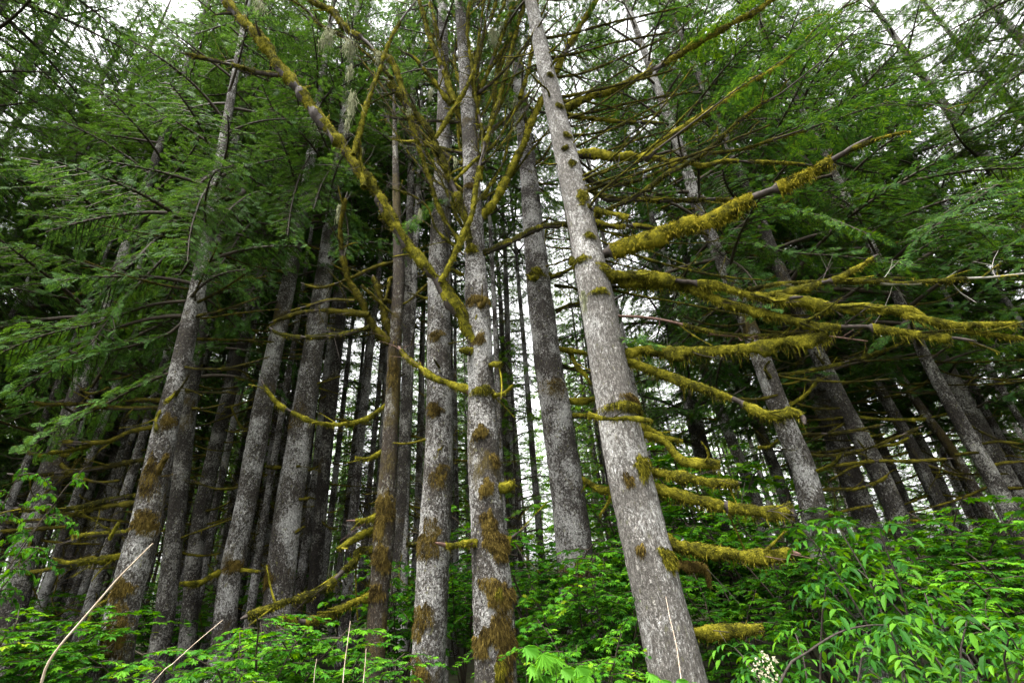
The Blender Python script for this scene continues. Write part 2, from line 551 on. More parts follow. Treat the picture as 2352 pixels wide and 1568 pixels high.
def bough_sprays(P, start, sec, gap=0.11, droop=0.25, size=0.26):
    """positions and directions of the sprays on the two-sided flat fan of one bough"""
    s = np.concatenate([[0], np.cumsum(np.linalg.norm(np.diff(P, axis=0), axis=1))])
    L = s[-1]
    out = []
    segs = []
    k = 0
    x = start * L
    while x < L:
        f = x / L
        p = np.array([np.interp(x, s, P[:, i]) for i in range(3)])
        q = np.array([np.interp(min(L, x + 0.05), s, P[:, i]) for i in range(3)])
        o = np.array([np.interp(max(0, x - 0.05), s, P[:, i]) for i in range(3)])
        T = norm(q - o)
        side = norm(np.cross(T, [0, 0, 1.0])) * (1 if k % 2 else -1)
        ln = sec * (0.35 + 0.65 * math.sin(math.pi * min(1, (f - start) / (1 - start) * 0.75 + 0.2))) * rnd.uniform(0.6, 1.2)
        d = norm(T * rnd.uniform(0.4, 0.9) + side + np.array([0, 0, rnd.uniform(-0.25, 0.1)]))
        m = max(2, int(ln / (size * 0.55)))
        e = p
        for j in range(m):
            c = p + d * ln * (j + 0.3) / m + np.array([0, 0, -droop * (ln * (j + 0.3) / m) ** 2 * 1.6])
            dj = norm(d + np.array([0, 0, -droop * 2.2 * ln * (j / m)]) + np.array([rnd.gauss(0, .3), rnd.gauss(0, .3), rnd.gauss(-0.12, .2)]))
            out.append((c, dj, size * rnd.uniform(0.7, 1.3)))
            e = c
        segs.append((p, e))
        x += gap * rnd.uniform(0.6, 1.4)
        k += 1
    out.append((P[-1], norm(P[-1] - P[-2]), size))
    return out, segs


def add_bough(gn, gw, P, r0, start=0.3, sec=0.55, gap=0.11, droop=0.25, size=0.26, mi_n=0, mi_w=1):
    sp, segs = bough_sprays(P, start, sec, gap, droop, size)
    pos = np.array([a[0] for a in sp]); X = np.array([a[1] for a in sp]); sz = np.array([a[2] for a in sp])
    Nn = np.tile([0, 0, 1.0], (len(pos), 1)) + rng.normal(0, 0.5, (len(pos), 3))
    place_templates(gn, SPRAYS, pos, X, Nn, sz, mi_n)
    if gw is not None:
        tube_add(gw, P, r0, r0 * 0.25, 5, mi_w)
        for p, e in segs:
            tube_add(gw, np.array([p, (p + e) / 2 + [0, 0, 0.02], e]), r0 * 0.28, r0 * 0.12, 3, mi_w)


def crown_mesh(name, h0, h1, Lmax, spacing, seed, start=0.35, size=0.28, gap=0.12, mat='needle_blue', sec=0.6):
    """whorled drooping boughs round an upright axis at the origin"""
    global rnd
    keep, rnd = rnd, random.Random(seed)
    g = Geo()
    h = h0
    az = 0
    while h < h1:
        f = (h - h0) / (h1 - h0)
        L = Lmax * (1 - f) ** 0.8 * rnd.uniform(0.55, 1.1) * min(1, 0.6 + f * 4) + 0.25
        az += 2.4 + rnd.uniform(-0.5, 0.5)
        el = rnd.uniform(-0.05, 0.45) + 0.3 * f
        n = 9
        t = np.linspace(0, 1, n)
        hor = L * t * math.cos(el)
        z = h + L * t * math.sin(el) - L * 0.38 * t ** 2 + 0.10 * L * t ** 3
        bend = az + 0.25 * rnd.uniform(-1, 1) * t
        P = np.stack([hor * np.cos(bend), hor * np.sin(bend), z], 1)
        add_bough(g, g, P, 0.012 + 0.012 * L, start * rnd.uniform(0.7, 1.2), sec * min(1.2, L / 2.2), gap, 0.3, size)
        h += spacing * rnd.uniform(0.5, 1.5)
    rnd = keep
    return g.mesh(name, [MAT[mat], MAT['twig']])


CROWN = {
    'edge': crown_mesh('crown_edge', 4.2, 23, 3.9, 0.185, 7, 0.2, 0.165, 0.06),
    'low': crown_mesh('crown_low', 4.6, 23, 3.3, 0.22, 1, 0.36, 0.17, 0.065),
    'low2': crown_mesh('crown_low_loose', 5.4, 24, 3.0, 0.24, 2, 0.40, 0.17, 0.065),
    'mid': crown_mesh('crown_mid', 8.0, 25, 2.6, 0.24, 3, 0.30, 0.18, 0.075),
    'high': crown_mesh('crown_high', 11.5, 26, 2.6, 0.24, 4, 0.32, 0.18, 0.075),
    'far': crown_mesh('crown_far', 4.5, 24, 2.3, 0.24, 8, 0.2, 0.30, 0.14),
    'young': crown_mesh('crown_young', 0.8, 8.5, 1.7, 0.15, 5, 0.15, 0.22, 0.11),
}


def crown_on(root, kind, rz, mat, scale=(1, 1, 1), axis=None):
    o = bpy.data.objects.new('crown', CROWN[kind])
    C.objects.link(o)
    o.parent = root
    q = Matrix.Rotation(rz, 4, 'Z')
    if axis is not None:
        q = Vector((0, 0, 1)).rotation_difference(Vector(axis)).to_matrix().to_4x4() @ q
    o.matrix_local = q @ Matrix.Diagonal((*scale, 1))
    o.material_slots[0].link = 'OBJECT'
    o.material_slots[0].material = MAT[mat]
    return o


# ------------------------------------------------------------------ traced trees
def trunk_geo(P, r, sides, bumpy=0.05):
    n = len(P)
    L = np.sum(np.linalg.norm(np.diff(P, axis=0), axis=1))
    low = np.stack([1 + bumpy * smooth_noise(n, L / 0.5) for _ in range(6)], 1)
    idx = np.arange(sides) / sides * 6
    i0 = idx.astype(int) % 6
    fr = idx - idx.astype(int)
    lump = low[:, i0] * (1 - fr) + low[:, (i0 + 1) % 6] * fr
    V, Q, _ = tube(P, r, sides, 0.02, lump)
    g = Geo()
    g.add(V, Q, 0, True)
    return g


class Tree:
    def __init__(self, name, label, cat, Y, pts, mat, top, group=None, bumpy=0.05):
        self.Y = Y
        P, R = [], []
        for px, py, w in pts:
            p, k = pt(px, py, Y)
            P.append(p); R.append(w * k / 2)
        P, R = np.array(P), np.array(R)
        d = P[0] - P[1]
        b = P[0] + d * (P[0][2] + 0.25) / max(-d[2], 1e-3)
        # keep the foot from running far off when the traced end leans strongly
        sl = (b - P[0]); b = P[0] + np.array([sl[0] * 0.7, 0, sl[2]])
        mid = (P[0] + b) / 2
        P = np.vstack([b, mid, P]); R = np.concatenate([[R[0] * 1.5], [R[0] * 1.12], R])
        d = norm(P[-1] - P[-3])
        if top > P[-1][2] + 0.5:
            e = P[-1] + d * (top - P[-1][2]) / d[2]
            P = np.vstack([P, (P[-1] + e) / 2, e]); R = np.concatenate([R, [R[-1] * 0.6, 0.015]])
        self.P, v, _ = spline(P, R[:, None], 0.09)
        self.R = np.maximum(v[:, 0], 0.01)
        self.base = self.P[0] + np.array([0, 0, 0.25])
        self.root = thing(name, label, cat, self.base, group)
        self.trunk = obj('trunk', trunk_geo(self.P, self.R, 20 if self.R[5] > 0.12 else 14, bumpy), [MAT[mat]], self.root)
        self.axis = norm(self.P[-1] - self.P[0])

    def at(self, h):
        i = int(np.argmin(np.abs(self.P[:, 2] - h)))
        return self.P[i], self.R[i]

    def branch(self, px, w0, w1, dY=0.0, bare=(), hang=1.0, moss='moss', fuzz=1.0, name='branch', bmat='wood', Y0=None, cover=0.85, forks=None):
        n = len(px)
        Y0 = self.Y if Y0 is None else Y0
        L = np.concatenate([[0], np.cumsum(np.hypot(*np.diff(np.array(px, float), axis=0).T))])
        P, R = [], []
        for k, (x, y) in enumerate(px):
            f = L[k] / L[-1]
            p, m = pt(x, y, Y0 + dY * f)
            P.append(p); R.append((w0 + (w1 - w0) * f) * m / 2 * 0.78)
        Lm = float(np.sum(np.linalg.norm(np.diff(np.array(P), axis=0), axis=1)))
        forks = int(Lm * 5) if forks is None else forks
        if not bare and Lm > 1.1 and hang < 2.0 and w0 < 30:        # moss has dropped off in places
            a = rnd.uniform(0.25, 0.8)
            bare = ((a, a + rnd.uniform(0.03, 0.08)), (0.95, 1.0))
        g, Pc, rc = mossy_limb(np.array(P), R, bare, hang, fuzz, cover=cover, forks=forks)
        o = obj(name, g, [MAT[moss], MAT[bmat]], self.root)
        return o, Pc, rc

    def random_branches(self, n, h0, h1, lmin, lmax, moss='moss_dim', r=0.016, side=None):
        for k in range(n):
            h = rnd.uniform(h0, h1)
            p, tr = self.at(h)
            a = rnd.uniform(0, 2 * math.pi) if side is None else (rnd.choice([0, math.pi]) if side == 0 else (0 if side > 0 else math.pi)) + rnd.uniform(-0.9, 0.9)
            L = rnd.uniform(lmin, lmax)
            t = np.linspace(0, 1, 6)
            d = np.array([math.cos(a), math.sin(a), 0])
            sl = rnd.uniform(-0.35, 0.3); cv = rnd.uniform(-0.1, 0.45)
            P = p + np.outer(t * L + tr * 0.6, d)
            P[:, 2] += L * (sl * t + (cv) * (t ** 2 - t))
            P[1:, :2] += np.array([rnd.gauss(0, .05), rnd.gauss(0, .05)])
            r0 = r * rnd.uniform(0.7, 1.3)
            g, _, _ = mossy_limb(P, np.linspace(r0 * 1.2, r0 * 0.6, 6), (), 0.6, 0.4, forks=int(L * 5))
            obj('branch', g, [MAT[moss], MAT['wood']], self.root)

    def clump(self, px, py, w, h, mat='moss_brown', thick=0.03, n=500, ln=1.25):
        n = int(n * 2)
        """moss cushion with drooping hair on the trunk's bark"""
        c, k = pt(px, py, self.Y)
        tc, tr = self.at(c[2])
        hw, hh = w * k / 2, h * k / 2
        g = Geo()
        nu, nv = 15, 13
        U, Vv = np.meshgrid(np.linspace(-1, 1, nu), np.linspace(-1, 1, nv))
        thick = thick * 0.6
        hw, hh = hw * 0.9, hh * 0.85
        ph = rng.uniform(0, 6.28, 4)

        def reach(u, v):        # ragged outline
            a = np.arctan2(v, u)
            return 0.86 + 0.20 * np.sin(2 * a + ph[0]) + 0.16 * np.sin(3 * a + ph[1]) + 0.12 * np.sin(5 * a + ph[2]) + 0.08 * np.sin(9 * a + ph[3])
        edge = np.clip(1 - (U ** 2 + Vv ** 2) / reach(U, Vv) ** 2, 0, 1) ** 0.5
        edge = edge * (1 + 0.35 * rng.uniform(-1, 1, edge.shape))

        def surf(u, v, e):
            x = np.clip((c[0] - tc[0]) + u * hw, -tr * 1.02, tr * 1.02)
            a = np.arcsin(np.clip(x / tr, -0.999, 0.999))
            rad = tr * 0.985 + e
            z = c[2] + v * hh
            ax = np.interp(z, self.P[:, 2], self.P[:, 0])
            ay = np.interp(z, self.P[:, 2], self.P[:, 1])
            return np.stack([ax + rad * np.sin(a), ay - rad * np.cos(a), z], -1), np.stack([np.sin(a), -np.cos(a), np.zeros_like(a)], -1)
        S, _ = surf(U, Vv, thick * edge - 0.012)
        idx = np.arange(nu * nv).reshape(nv, nu)
        Q = np.stack([idx[:-1, :-1], idx[:-1, 1:], idx[1:, 1:], idx[1:, :-1]], -1).reshape(-1, 4)
        g.add(S.reshape(-1, 3), Q, 0, True)
        rr = np.sqrt(rng.rand(n)); th = rng.rand(n) * 6.283
        q = reach(np.cos(th), np.sin(th)) * 1.15
        u, v = rr * np.cos(th) * q, rr * np.sin(th) * q
        e = thick * np.clip(1 - rr ** 2, 0, 1) ** 0.5
        p, nn = surf(u, v, e * 0.9)
        d = nn * 0.4 + DOWN * 1.1 + rng.normal(0, 0.25, (n, 3))
        Vb, Fb = blades(p, d, rng.uniform(0.015, 0.055, n) * ln, rng.uniform(0.002, 0.005, n))
        g.add(Vb, Fb, 0)
        return obj('moss_clump', g, [MAT[mat]], self.root)

    def lichen(self, px, py, w, h, Y, n=140):
        """pale beard lichen hanging in strands"""
        c, k = pt(px, py, Y) if not isinstance(px, np.ndarray) else (px, 0.0045)
        g = Geo()
        ww, hh = w * k / 2, h * k
        for q in range(n):
            f = rnd.random()
            p = c + np.array([rnd.gauss(0, .45) * ww, rnd.gauss(0, .45) * ww, -rnd.random() ** 1.5 * hh * 0.6])
            m = rnd.uniform(0.25, 0.6) * hh
            t = np.linspace(0, 1, 4)
            Pq = p + np.outer(t, np.array([rnd.gauss(0, .16) * m, rnd.gauss(0, .16) * m, -m]))
            Pq[1:3] += rng.normal(0, 0.06 * m, (2, 3))
            s = norm(np.array([rnd.gauss(0, 1), rnd.gauss(0, 1), 0.1])) * rnd.uniform(0.003, 0.007)
            wd = np.array([1, .8, .55, .1])[:, None]
            V = np.concatenate([Pq - s * wd, Pq + s * wd])
            g.add(V, np.array([[0, 1, 5, 4], [1, 2, 6, 5], [2, 3, 7, 6]]), 0)
        return obj('hanging_lichen', g, [MAT['lichen']], self.root)

    def bough(self, px, w0, dY, Y0=None, start=0.2, sec=0.6, droop=0.35, mat='needle_blue', size=0.15, gap=0.055):
        """a live bough: bark, and its needles as a part of it"""
        Y0 = self.Y if Y0 is None else Y0
        P = []
        for k, (x, y) in enumerate(px):
            p, m = pt(x, y, Y0 + dY * k / (len(px) - 1))
            P.append(p)
        P, _, _ = spline(np.array(P), np.zeros((len(P), 1)), 0.15)
        gn, gw = Geo(), Geo()
        add_bough(gn, gw, P, w0 * m / 2, start, sec, gap, droop, size, 0, 0)
        b = obj('bough', gw, [MAT['twig']], self.root)
        obj('needles', gn, [MAT[mat]], self.root, b)
        return b


def at2(cs, ox=784.0, oy=0.0, k=0.5):
    return [(ox + k * x, oy + k * y) for x, y in cs]


Z2 = lambda *c: at2(c, 784, 0)          # readings taken on enlargements of the photograph
Z3 = lambda *c: at2(c, 1567, 0)
Z4 = lambda *c: at2(c, 0, 784)
Z5 = lambda *c: at2(c, 784, 784)
Z6 = lambda *c: at2(c, 1567, 784)

# ---- the pale leaning conifer
T1 = Tree('conifer_tree', 'thick pale grey conifer trunk leaning left, with long moss-sleeved limbs reaching right', 'tree', 5.0,
          [(1560, 1568, 130), (1497, 1300, 112), (1428, 1000, 95), (1373, 700, 80), (1333, 500, 62), (1287, 300, 48), (1240, 100, 34), (1218, 0, 27)], 'bark_pale', 24)
T1.branch(Z2((1180, 1180), (1300, 1130), (1430, 1090), (1568, 1040)) + Z3((130, 1010), (280, 930), (390, 880), (450, 850), (620, 770), (770, 680), (880, 620)), 46, 24, -1.9,
          bare=((0.0, 0.06), (0.615, 0.70), (0.88, 1.0)), hang=0.9, cover=2.0, forks=4, moss='moss_bright')
T1.branch(Z2((1010, 510), (1100, 460), (1220, 420), (1320, 380), (1450, 310), (1568, 240)) + Z3((120, 170), (240, 100), (330, 60), (410, 0), (470, -40)), 22, 12, 0.6, hang=0.7, cover=1.1)
T1.branch(Z2((1040, 530), (1200, 550), (1320, 560), (1500, 565)), 12, 7, 0.8)
T1.branch(Z2((1060, 710), (1150, 705), (1260, 720), (1330, 712), (1400, 715), (1470, 650), (1568, 590)) + Z3((80, 540), (200, 460), (270, 400), (400, 330), (500, 250), (620, 130), (700, 70), (780, 0)), 24, 9, -0.8, bare=((0.72, 1.0),), hang=0.8)
T1.branch(Z2((1400, 715), (1500, 740), (1568, 740)) + Z3((100, 760), (200, 740), (330, 745), (500, 750), (600, 760)), 14, 8, 0.3)
T1.branch(Z3((-60, 770), (40, 715), (250, 690), (420, 640), (560, 600), (700, 550), (880, 490), (1010, 465), (1150, 480), (1280, 530)), 11, 4, -0.8, bare=((0.5, 1.0),))
T1.branch(Z2((1085, 880), (1120, 945), (1200, 970), (1260, 985), (1340, 1000)), 18, 12, -0.4)
T1.branch(Z2((1120, 860), (1230, 910), (1330, 915), (1568, 920)) + Z3((130, 915), (250, 915)), 16, 9, 0.6)
T1.branch(Z2((1130, 1010), (1250, 1040), (1340, 1035), (1500, 1050), (1560, 1030)), 16, 9, 0.5)
T1.branch(Z2((1080, 760), (1150, 830), (1250, 850), (1400, 815), (1500, 760)), 14, 6, 0.9)
T1.branch(Z2((1050, 1190), (1150, 1240), (1250, 1260), (1400, 1260), (1568, 1290)) + Z3((160, 1310), (300, 1350), (420, 1370), (560, 1360)), 26, 18, -0.6, hang=1.5)
T1.branch(Z3((300, 1360), (400, 1350), (560, 1320), (700, 1280), (780, 1240), (850, 1200), (900, 1170)), 22, 12, -0.3, Y0=4.6, hang=1.2)
T1.branch(Z3((300, 1330), (440, 1305), (700, 1290), (900, 1290), (1000, 1300), (1150, 1290), (1300, 1280), (1450, 1270), (1600, 1255)), 14, 10, -0.2, Y0=4.6, bare=((0.78, 1.0),), bmat='twig_pale')
T1.branch(Z2((1200, 1270), (1400, 1300)) + Z3((0, 1300), (100, 1350), (300, 1420), (480, 1460), (640, 1500), (850, 1500), (1000, 1520), (1200, 1550), (1350, 1570)), 28, 14, -0.9, hang=1.9)
T1.branch(Z3((420, 1365), (560, 1385), (640, 1400), (750, 1410), (880, 1410), (1000, 1430), (1100, 1460), (1250, 1490), (1400, 1490), (1600, 1478)), 28, 9, -0.4, Y0=4.5, hang=1.5)
T1.branch(Z3((900, 1420), (1050, 1420), (1150, 1480), (1300, 1520), (1600, 1556)), 20, 10, -0.1, Y0=4.3, hang=1.2)
T1.branch(Z2((1240, 1450), (1400, 1460), (1568, 1490)) + Z3((160, 1530), (300, 1540), (450, 1540), (630, 1540), (850, 1570)), 14, 9, -0.4, bmat='wood_red', bare=((0.02, 0.3), (0.8, 1.0)))
T1.branch([(1425, 812), (1490, 800), (1560, 806), (1640, 800), (1720, 797), (1790, 783), (1850, 777), (1900, 768)], 22, 27, -0.5, hang=2.2)
T1.branch(Z5((1300, 80), (1420, 125), (1568, 180)) + Z6((70, 198), (140, 222), (280, 280), (400, 340), (500, 320), (550, 345), (560, 380)), 18, 26, -0.5, hang=1.8)
T1.branch(Z5((1370, 380), (1480, 440), (1568, 460)), 18, 12, 0.1, hang=1.2)
T1.branch(Z5((1390, 420), (1480, 450), (1540, 520), (1590, 545), (1740, 560)), 16, 18, -0.1, hang=1.8)
T1.branch(Z5((1400, 590), (1480, 605), (1568, 615)) + Z6((80, 632), (150, 642), (270, 655)), 26, 24, -0.2, hang=1.4, bare=((0.96, 1.0),))
T1.branch(Z5((1440, 670), (1500, 690), (1568, 702)) + Z6((70, 722), (150, 740), (300, 768), (430, 775), (490, 757), (510, 800)), 24, 28, -0.3, hang=1.6)
T1.branch(Z5((1490, 890), (1530, 925), (1568, 940)) + Z6((100, 950), (200, 965), (300, 975), (400, 980), (480, 970), (545, 982)), 24, 30, -0.3, hang=1.4, bare=((0.93, 1.0),), bmat='wood_red')
T1.branch([(1545, 1290), (1585, 1296), (1615, 1298), (1626, 1320), (1628, 1345)], 20, 14, 0.2, hang=1.6, moss='moss_brown')
T1.branch(Z6((40, 1330), (130, 1325), (200, 1320), (300, 1312), (370, 1305)), 26, 24, -0.2, hang=1.5)
T1.random_branches(12, 4.6, 7.5, 1.2, 2.8, moss='moss', r=0.012, side=1)
T1.random_branches(12, 6.5, 11, 0.3, 1.0, moss='moss', r=0.013)
for c in ((1283, 262, 20, 22), (1300, 330, 22, 20), (1312, 395, 24, 24), (1296, 360, 16, 18), (1350, 560, 26, 22), (1262, 190, 16, 18), (1372, 688, 40, 24)):
    T1.clump(*c, 'moss', 0.05, 200)
T1.random_branches(14, 6.2, 11.5, 0.7, 2.4, r=0.014, side=1)
T1.clump(1466, 1078, 46, 56, 'moss', 0.07, 500)
T1.clump(1435, 1108, 26, 34, 'moss_brown', 0.02, 160)
T1.clump(1522, 1282, 38, 62, 'moss', 0.06, 500)
T1.clump(1462, 1262, 20, 36, 'moss_brown', 0.02, 160)
T1.clump(1440, 945, 120, 34, 'moss', 0.08, 800)
T1.clump(1448, 925, 60, 30, 'moss_brown', 0.06, 300)
T1.clump(1400, 632, 84, 36, 'moss', 0.08, 600)
T1.clump(1330, 610, 40, 22, 'moss', 0.05, 250)
T1.clump(1335, 470, 30, 60, 'moss', 0.05, 300)
T1.branch([(1350, 950), (1400, 962), (1440, 958), (1480, 962), (1500, 968)], 14, 12, 0.0, Y0=4.62, hang=1.8)
T1.lichen(1338, 668, 10, 60, 4.7, 60)
for k in range(7):      # bare limbs higher up the bole
    h = 330 - k * 45
    x0 = np.interp(h, [0, 500], [1225, 1338])
    T1.branch([(x0, h + 30), (x0 + rnd.uniform(60, 90), h + 20), (x0 + rnd.uniform(150, 200), h - 10), (x0 + rnd.uniform(250, 330), h - rnd.uniform(20, 90))], 8, 4, rnd.uniform(-1, 1.2), hang=0.4, moss='moss_dim')
crown_on(T1.root, 'high', 0.4, 'needle_green', (1, 1, 1), T1.axis)

# ---- the moss-limbed broadleaf tree in the middle
T2 = Tree('broadleaf_tree', 'white-blotched trunk tufted with brown moss, forking into bare upswept mossy limbs', 'tree', 5.6,
          [(1141, 1568, 100), (1133, 1400, 96), (1124, 1250, 84), (1110, 1000, 70), (1106, 900, 62), (1096, 700, 54), (1087, 500, 44), (1078, 300, 35), (1063, 100, 26), (1055, 0, 22)], 'bark_lichen', 17, bumpy=0.08)
limbs = []
limbs.append(T2.branch([(1106, 900), (1100, 840), (1085, 780), (1045, 705), (1010, 650), (960, 590), (905, 510), (860, 435), (812, 370), (765, 310), (710, 240), (668, 180), (632, 140), (600, 90), (560, 50), (520, 0), (490, -40)], 33, 29, -1.2, hang=1.0, cover=0.45))
limbs.append(T2.branch([(640, 172), (590, 166), (540, 152), (480, 137), (415, 122)], 16, 8, -0.3, Y0=4.55, cover=0.7))
limbs.append(T2.branch([(1098, 800), (1078, 740), (1050, 690), (1030, 655)], 26, 14, -0.2, hang=0.8, cover=0.7))
limbs.append(T2.branch([(812, 355)] + Z2((80, 620), (120, 470), (170, 340), (210, 220), (270, 100), (340, 10), (380, -50)), 15, 7, 0.2, Y0=4.7, bare=((0.75, 1),), cover=0.7))
limbs.append(T2.branch([(836, 430), (828, 370), (826, 330), (822, 300)], 14, 8, 0.0, Y0=4.8, cover=0.7))
limbs.append(T2.branch([(1012, 650)] + Z2((500, 1210), (560, 1080), (600, 980), (620, 850), (650, 700), (690, 560), (740, 400), (790, 200), (830, 50), (850, -20)), 17, 9, 0.3, Y0=5.25, cover=0.7))
limbs.append(T2.branch(Z2((605, 1260), (590, 1100), (560, 980), (510, 840), (440, 680), (410, 610), (330, 510), (250, 420), (190, 350)), 26, 14, -0.6, cover=0.7))
limbs.append(T2.branch(Z2((520, 830), (600, 750), (700, 660), (780, 540), (810, 470)), 10, 5, 0.3, Y0=5.3, cover=0.7))
limbs.append(T2.branch(Z2((625, 1010), (700, 930), (760, 820), (830, 680), (880, 540), (950, 400), (1010, 270), (1080, 150), (1160, 20), (1180, -40)), 24, 12, 0.4, cover=0.7))
limbs.append(T2.branch(Z2((820, 450), (860, 320), (880, 200), (890, 100), (900, -20)), 12, 9, 0.3, cover=0.7))
limbs.append(T2.branch(Z2((430, 640), (520, 490), (600, 350), (640, 200), (690, 80), (720, -20)), 12, 9, 0.3, Y0=5.2, cover=0.7))
limbs.append(T2.branch(Z2((500, 480), (430, 380), (340, 270), (280, 240)), 16, 8, -0.3, Y0=5.4, cover=0.7))
limbs.append(T2.branch(Z2((520, 470), (460, 300), (410, 180), (380, 80), (350, -20)), 16, 10, 0.2, Y0=5.5, cover=0.7))
limbs.append(T2.branch(Z2((600, 880), (560, 650), (540, 530), (500, 420), (450, 200), (420, 60), (400, -20)), 14, 9, 0.5, cover=0.7))
limbs.append(T2.branch(Z2((640, 830), (650, 640), (620, 470), (600, 300), (580, 150), (590, -20)), 13, 8, -0.4, cover=0.7))
limbs.append(T2.branch(Z2((610, 620), (640, 420), (700, 260), (760, 100), (800, -20)), 13, 8, -0.2, cover=0.7))
limbs.append(T2.branch(Z2((660, 690), (700, 480), (720, 300), (770, 180), (780, 60), (820, -20)), 11, 7, 0.6, cover=0.7))
limbs.append(T2.branch(Z2((560, 300), (640, 210), (700, 130), (740, 40), (760, -20)), 10, 7, 0.3, cover=0.7))
limbs.append(T2.branch(Z2((560, 420), (520, 280), (540, 140), (500, 20)), 11, 7, 0.4, cover=0.7))
limbs.append(T2.branch([(1060, 560), (1010, 480), (950, 300), (905, 150), (870, 125), (834, 92), (790, 60), (766, 27), (730, 10), (690, -20)], 12, 18, -0.5, cover=0.7))
limbs.append(T2.branch([(900, 180), (850, 130), (790, 85), (740, 60), (700, 20), (650, -10)], 10, 7, -0.2, Y0=5.1, cover=0.7))
limbs.append(T2.branch(Z2((540, 560), (400, 555), (280, 545), (180, 530)), 10, 6, 0.2, cover=0.7))
limbs.append(T2.branch(Z2((560, 700), (440, 680), (320, 655), (220, 630)), 12, 7, 0.4, cover=0.7))
limbs.append(T2.branch(Z2((560, 1170), (520, 1130), (440, 1060), (400, 960), (330, 900), (210, 860)), 9, 4, -0.4, cover=0.7))
for q in range(18):       # thinner upswept limbs fanning from the upper bole
    y0 = rnd.uniform(230, 560)
    x0 = float(np.interp(y0, [0, 300, 500, 900], [1055, 1078, 1087, 1106]))
    x1 = x0 + rnd.uniform(-260, 290)
    y1 = y0 - rnd.uniform(200, 420)
    limbs.append(T2.branch([(x0, y0), (x0 + (x1 - x0) * 0.28, y0 - (y0 - y1) * 0.18), (x0 + (x1 - x0) * 0.62 + rnd.uniform(-15, 15), y0 - (y0 - y1) * 0.52), (x1, y1)], rnd.uniform(7, 11), 4, rnd.uniform(-0.9, 0.9), cover=0.6, moss=rnd.choice(['moss', 'moss_dim'])))
# lower dead branches of the same tree
T2.branch(Z2((600, 1165), (660, 1158), (780, 1105), (900, 1050), (1000, 1030), (1130, 1020), (1200, 975), (1290, 930), (1400, 870), (1490, 800), (1568, 760)) + Z3((130, 680), (220, 590), (330, 500), (450, 430), (580, 330), (640, 280)), 18, 7, -1.6, bare=((0.85, 1.0),), hang=0.9)
T2.branch([(1090, 897), (1076, 893), (1040, 882), (990, 862), (955, 835), (930, 815), (915, 795)], 20, 14, 0.5, bare=((0.93, 1.0),), bmat='wood_red')
T2.branch([(1112, 912), (1137, 906), (1160, 900), (1178, 884)], 16, 7, -0.3)
T2.branch([(1110, 845), (1132, 836), (1152, 834)], 18, 14, -0.3)
T2.branch([(1100, 805), (1072, 803), (1058, 803)], 18, 20, -0.3)
T2.branch([(1125, 1120), (1160, 1116), (1180, 1108)], 26, 22, -0.2)
T2.branch([(1128, 1240), (1095, 1243), (1060, 1247), (1035, 1252), (998, 1247)], 28, 18, -0.5, bare=((0.8, 1.0),), bmat='wood_red', hang=0.9)
T2.branch([(1140, 1240), (1168, 1236), (1190, 1222), (1216, 1202)], 20, 5, -0.1, bare=((0.4, 1.0),))
T2.branch([(1090, 690), (1105, 700), (1118, 686)], 24, 8, -0.4, moss='moss_brown')
T2.branch(Z2((560, 1262), (530, 1250), (500, 1235)), 14, 10, -0.2)
for c in [(1106, 1000, 36, 40, 'moss_brown', 0.06, 400), (1120, 1125, 36, 44, 'moss_brown', 0.06, 400), (1126, 1200, 40, 56, 'moss_brown', 0.035, 500),
          (1140, 1242, 66, 62, 'moss_brown', 0.05, 900), (1152, 1262, 40, 60, 'moss_brown', 0.05, 500), (1150, 1362, 84, 74, 'moss_brown', 0.05, 1200), (1146, 1358, 20, 30, 'moss', 0.07, 250),
          (1148, 1440, 76, 62, 'moss_brown', 0.04, 800), (1165, 1480, 60, 110, 'moss_brown', 0.03, 700), (1110, 1470, 50, 60, 'moss_brown', 0.03, 500), (1152, 1528, 30, 56, 'moss', 0.06, 400),
          (1138, 1060, 24, 34, 'moss_brown', 0.03, 200), (1100, 700, 60, 34, 'moss_brown', 0.05, 500), (1104, 790, 30, 34, 'moss_brown', 0.06, 300), (1080, 440, 26, 24, 'moss_brown', 0.04, 200),
          (1110, 905, 50, 30, 'moss', 0.06, 400), (1085, 585, 40, 26, 'moss', 0.05, 250)]:
    T2.clump(*c)
for c in [(760, 70, 26, 60, 4.7, 170), (742, 88, 18, 44, 4.7, 90), (806, 95, 34, 60, 5.0, 200), (806, 150, 12, 60, 4.6, 80), (812, 210, 14, 100, 4.6, 110), (800, 270, 10, 60, 4.6, 60), (783, 470, 14, 60, 6.4, 90), (990, 205, 12, 40, 5.2, 70), (1228, 170, 10, 50, 5.8, 50), (966, 480, 10, 36, 5, 50),
          (1134, 70, 24, 70, 5.4, 150), (1154, 55, 20, 60, 5.5, 100), (1184, 230, 20, 60, 5.8, 120), (600, 5, 30, 40, 4.4, 120), (1045, 360, 8, 36, 5.2, 40), (870, 120, 20, 40, 4.9, 100), (940, 250, 14, 20, 5.0, 60)]:
    T2.lichen(*c)
for q in range(26):
    o, P, r = rnd.choice(limbs)
    i = rnd.randrange(len(P) // 3, len(P) - 1)
    T2.lichen(P[i] + rng.normal(0, 0.05, 3) - [0, 0, r[i]], None, rnd.uniform(6, 14), rnd.uniform(14, 36), None, rnd.randint(14, 40))
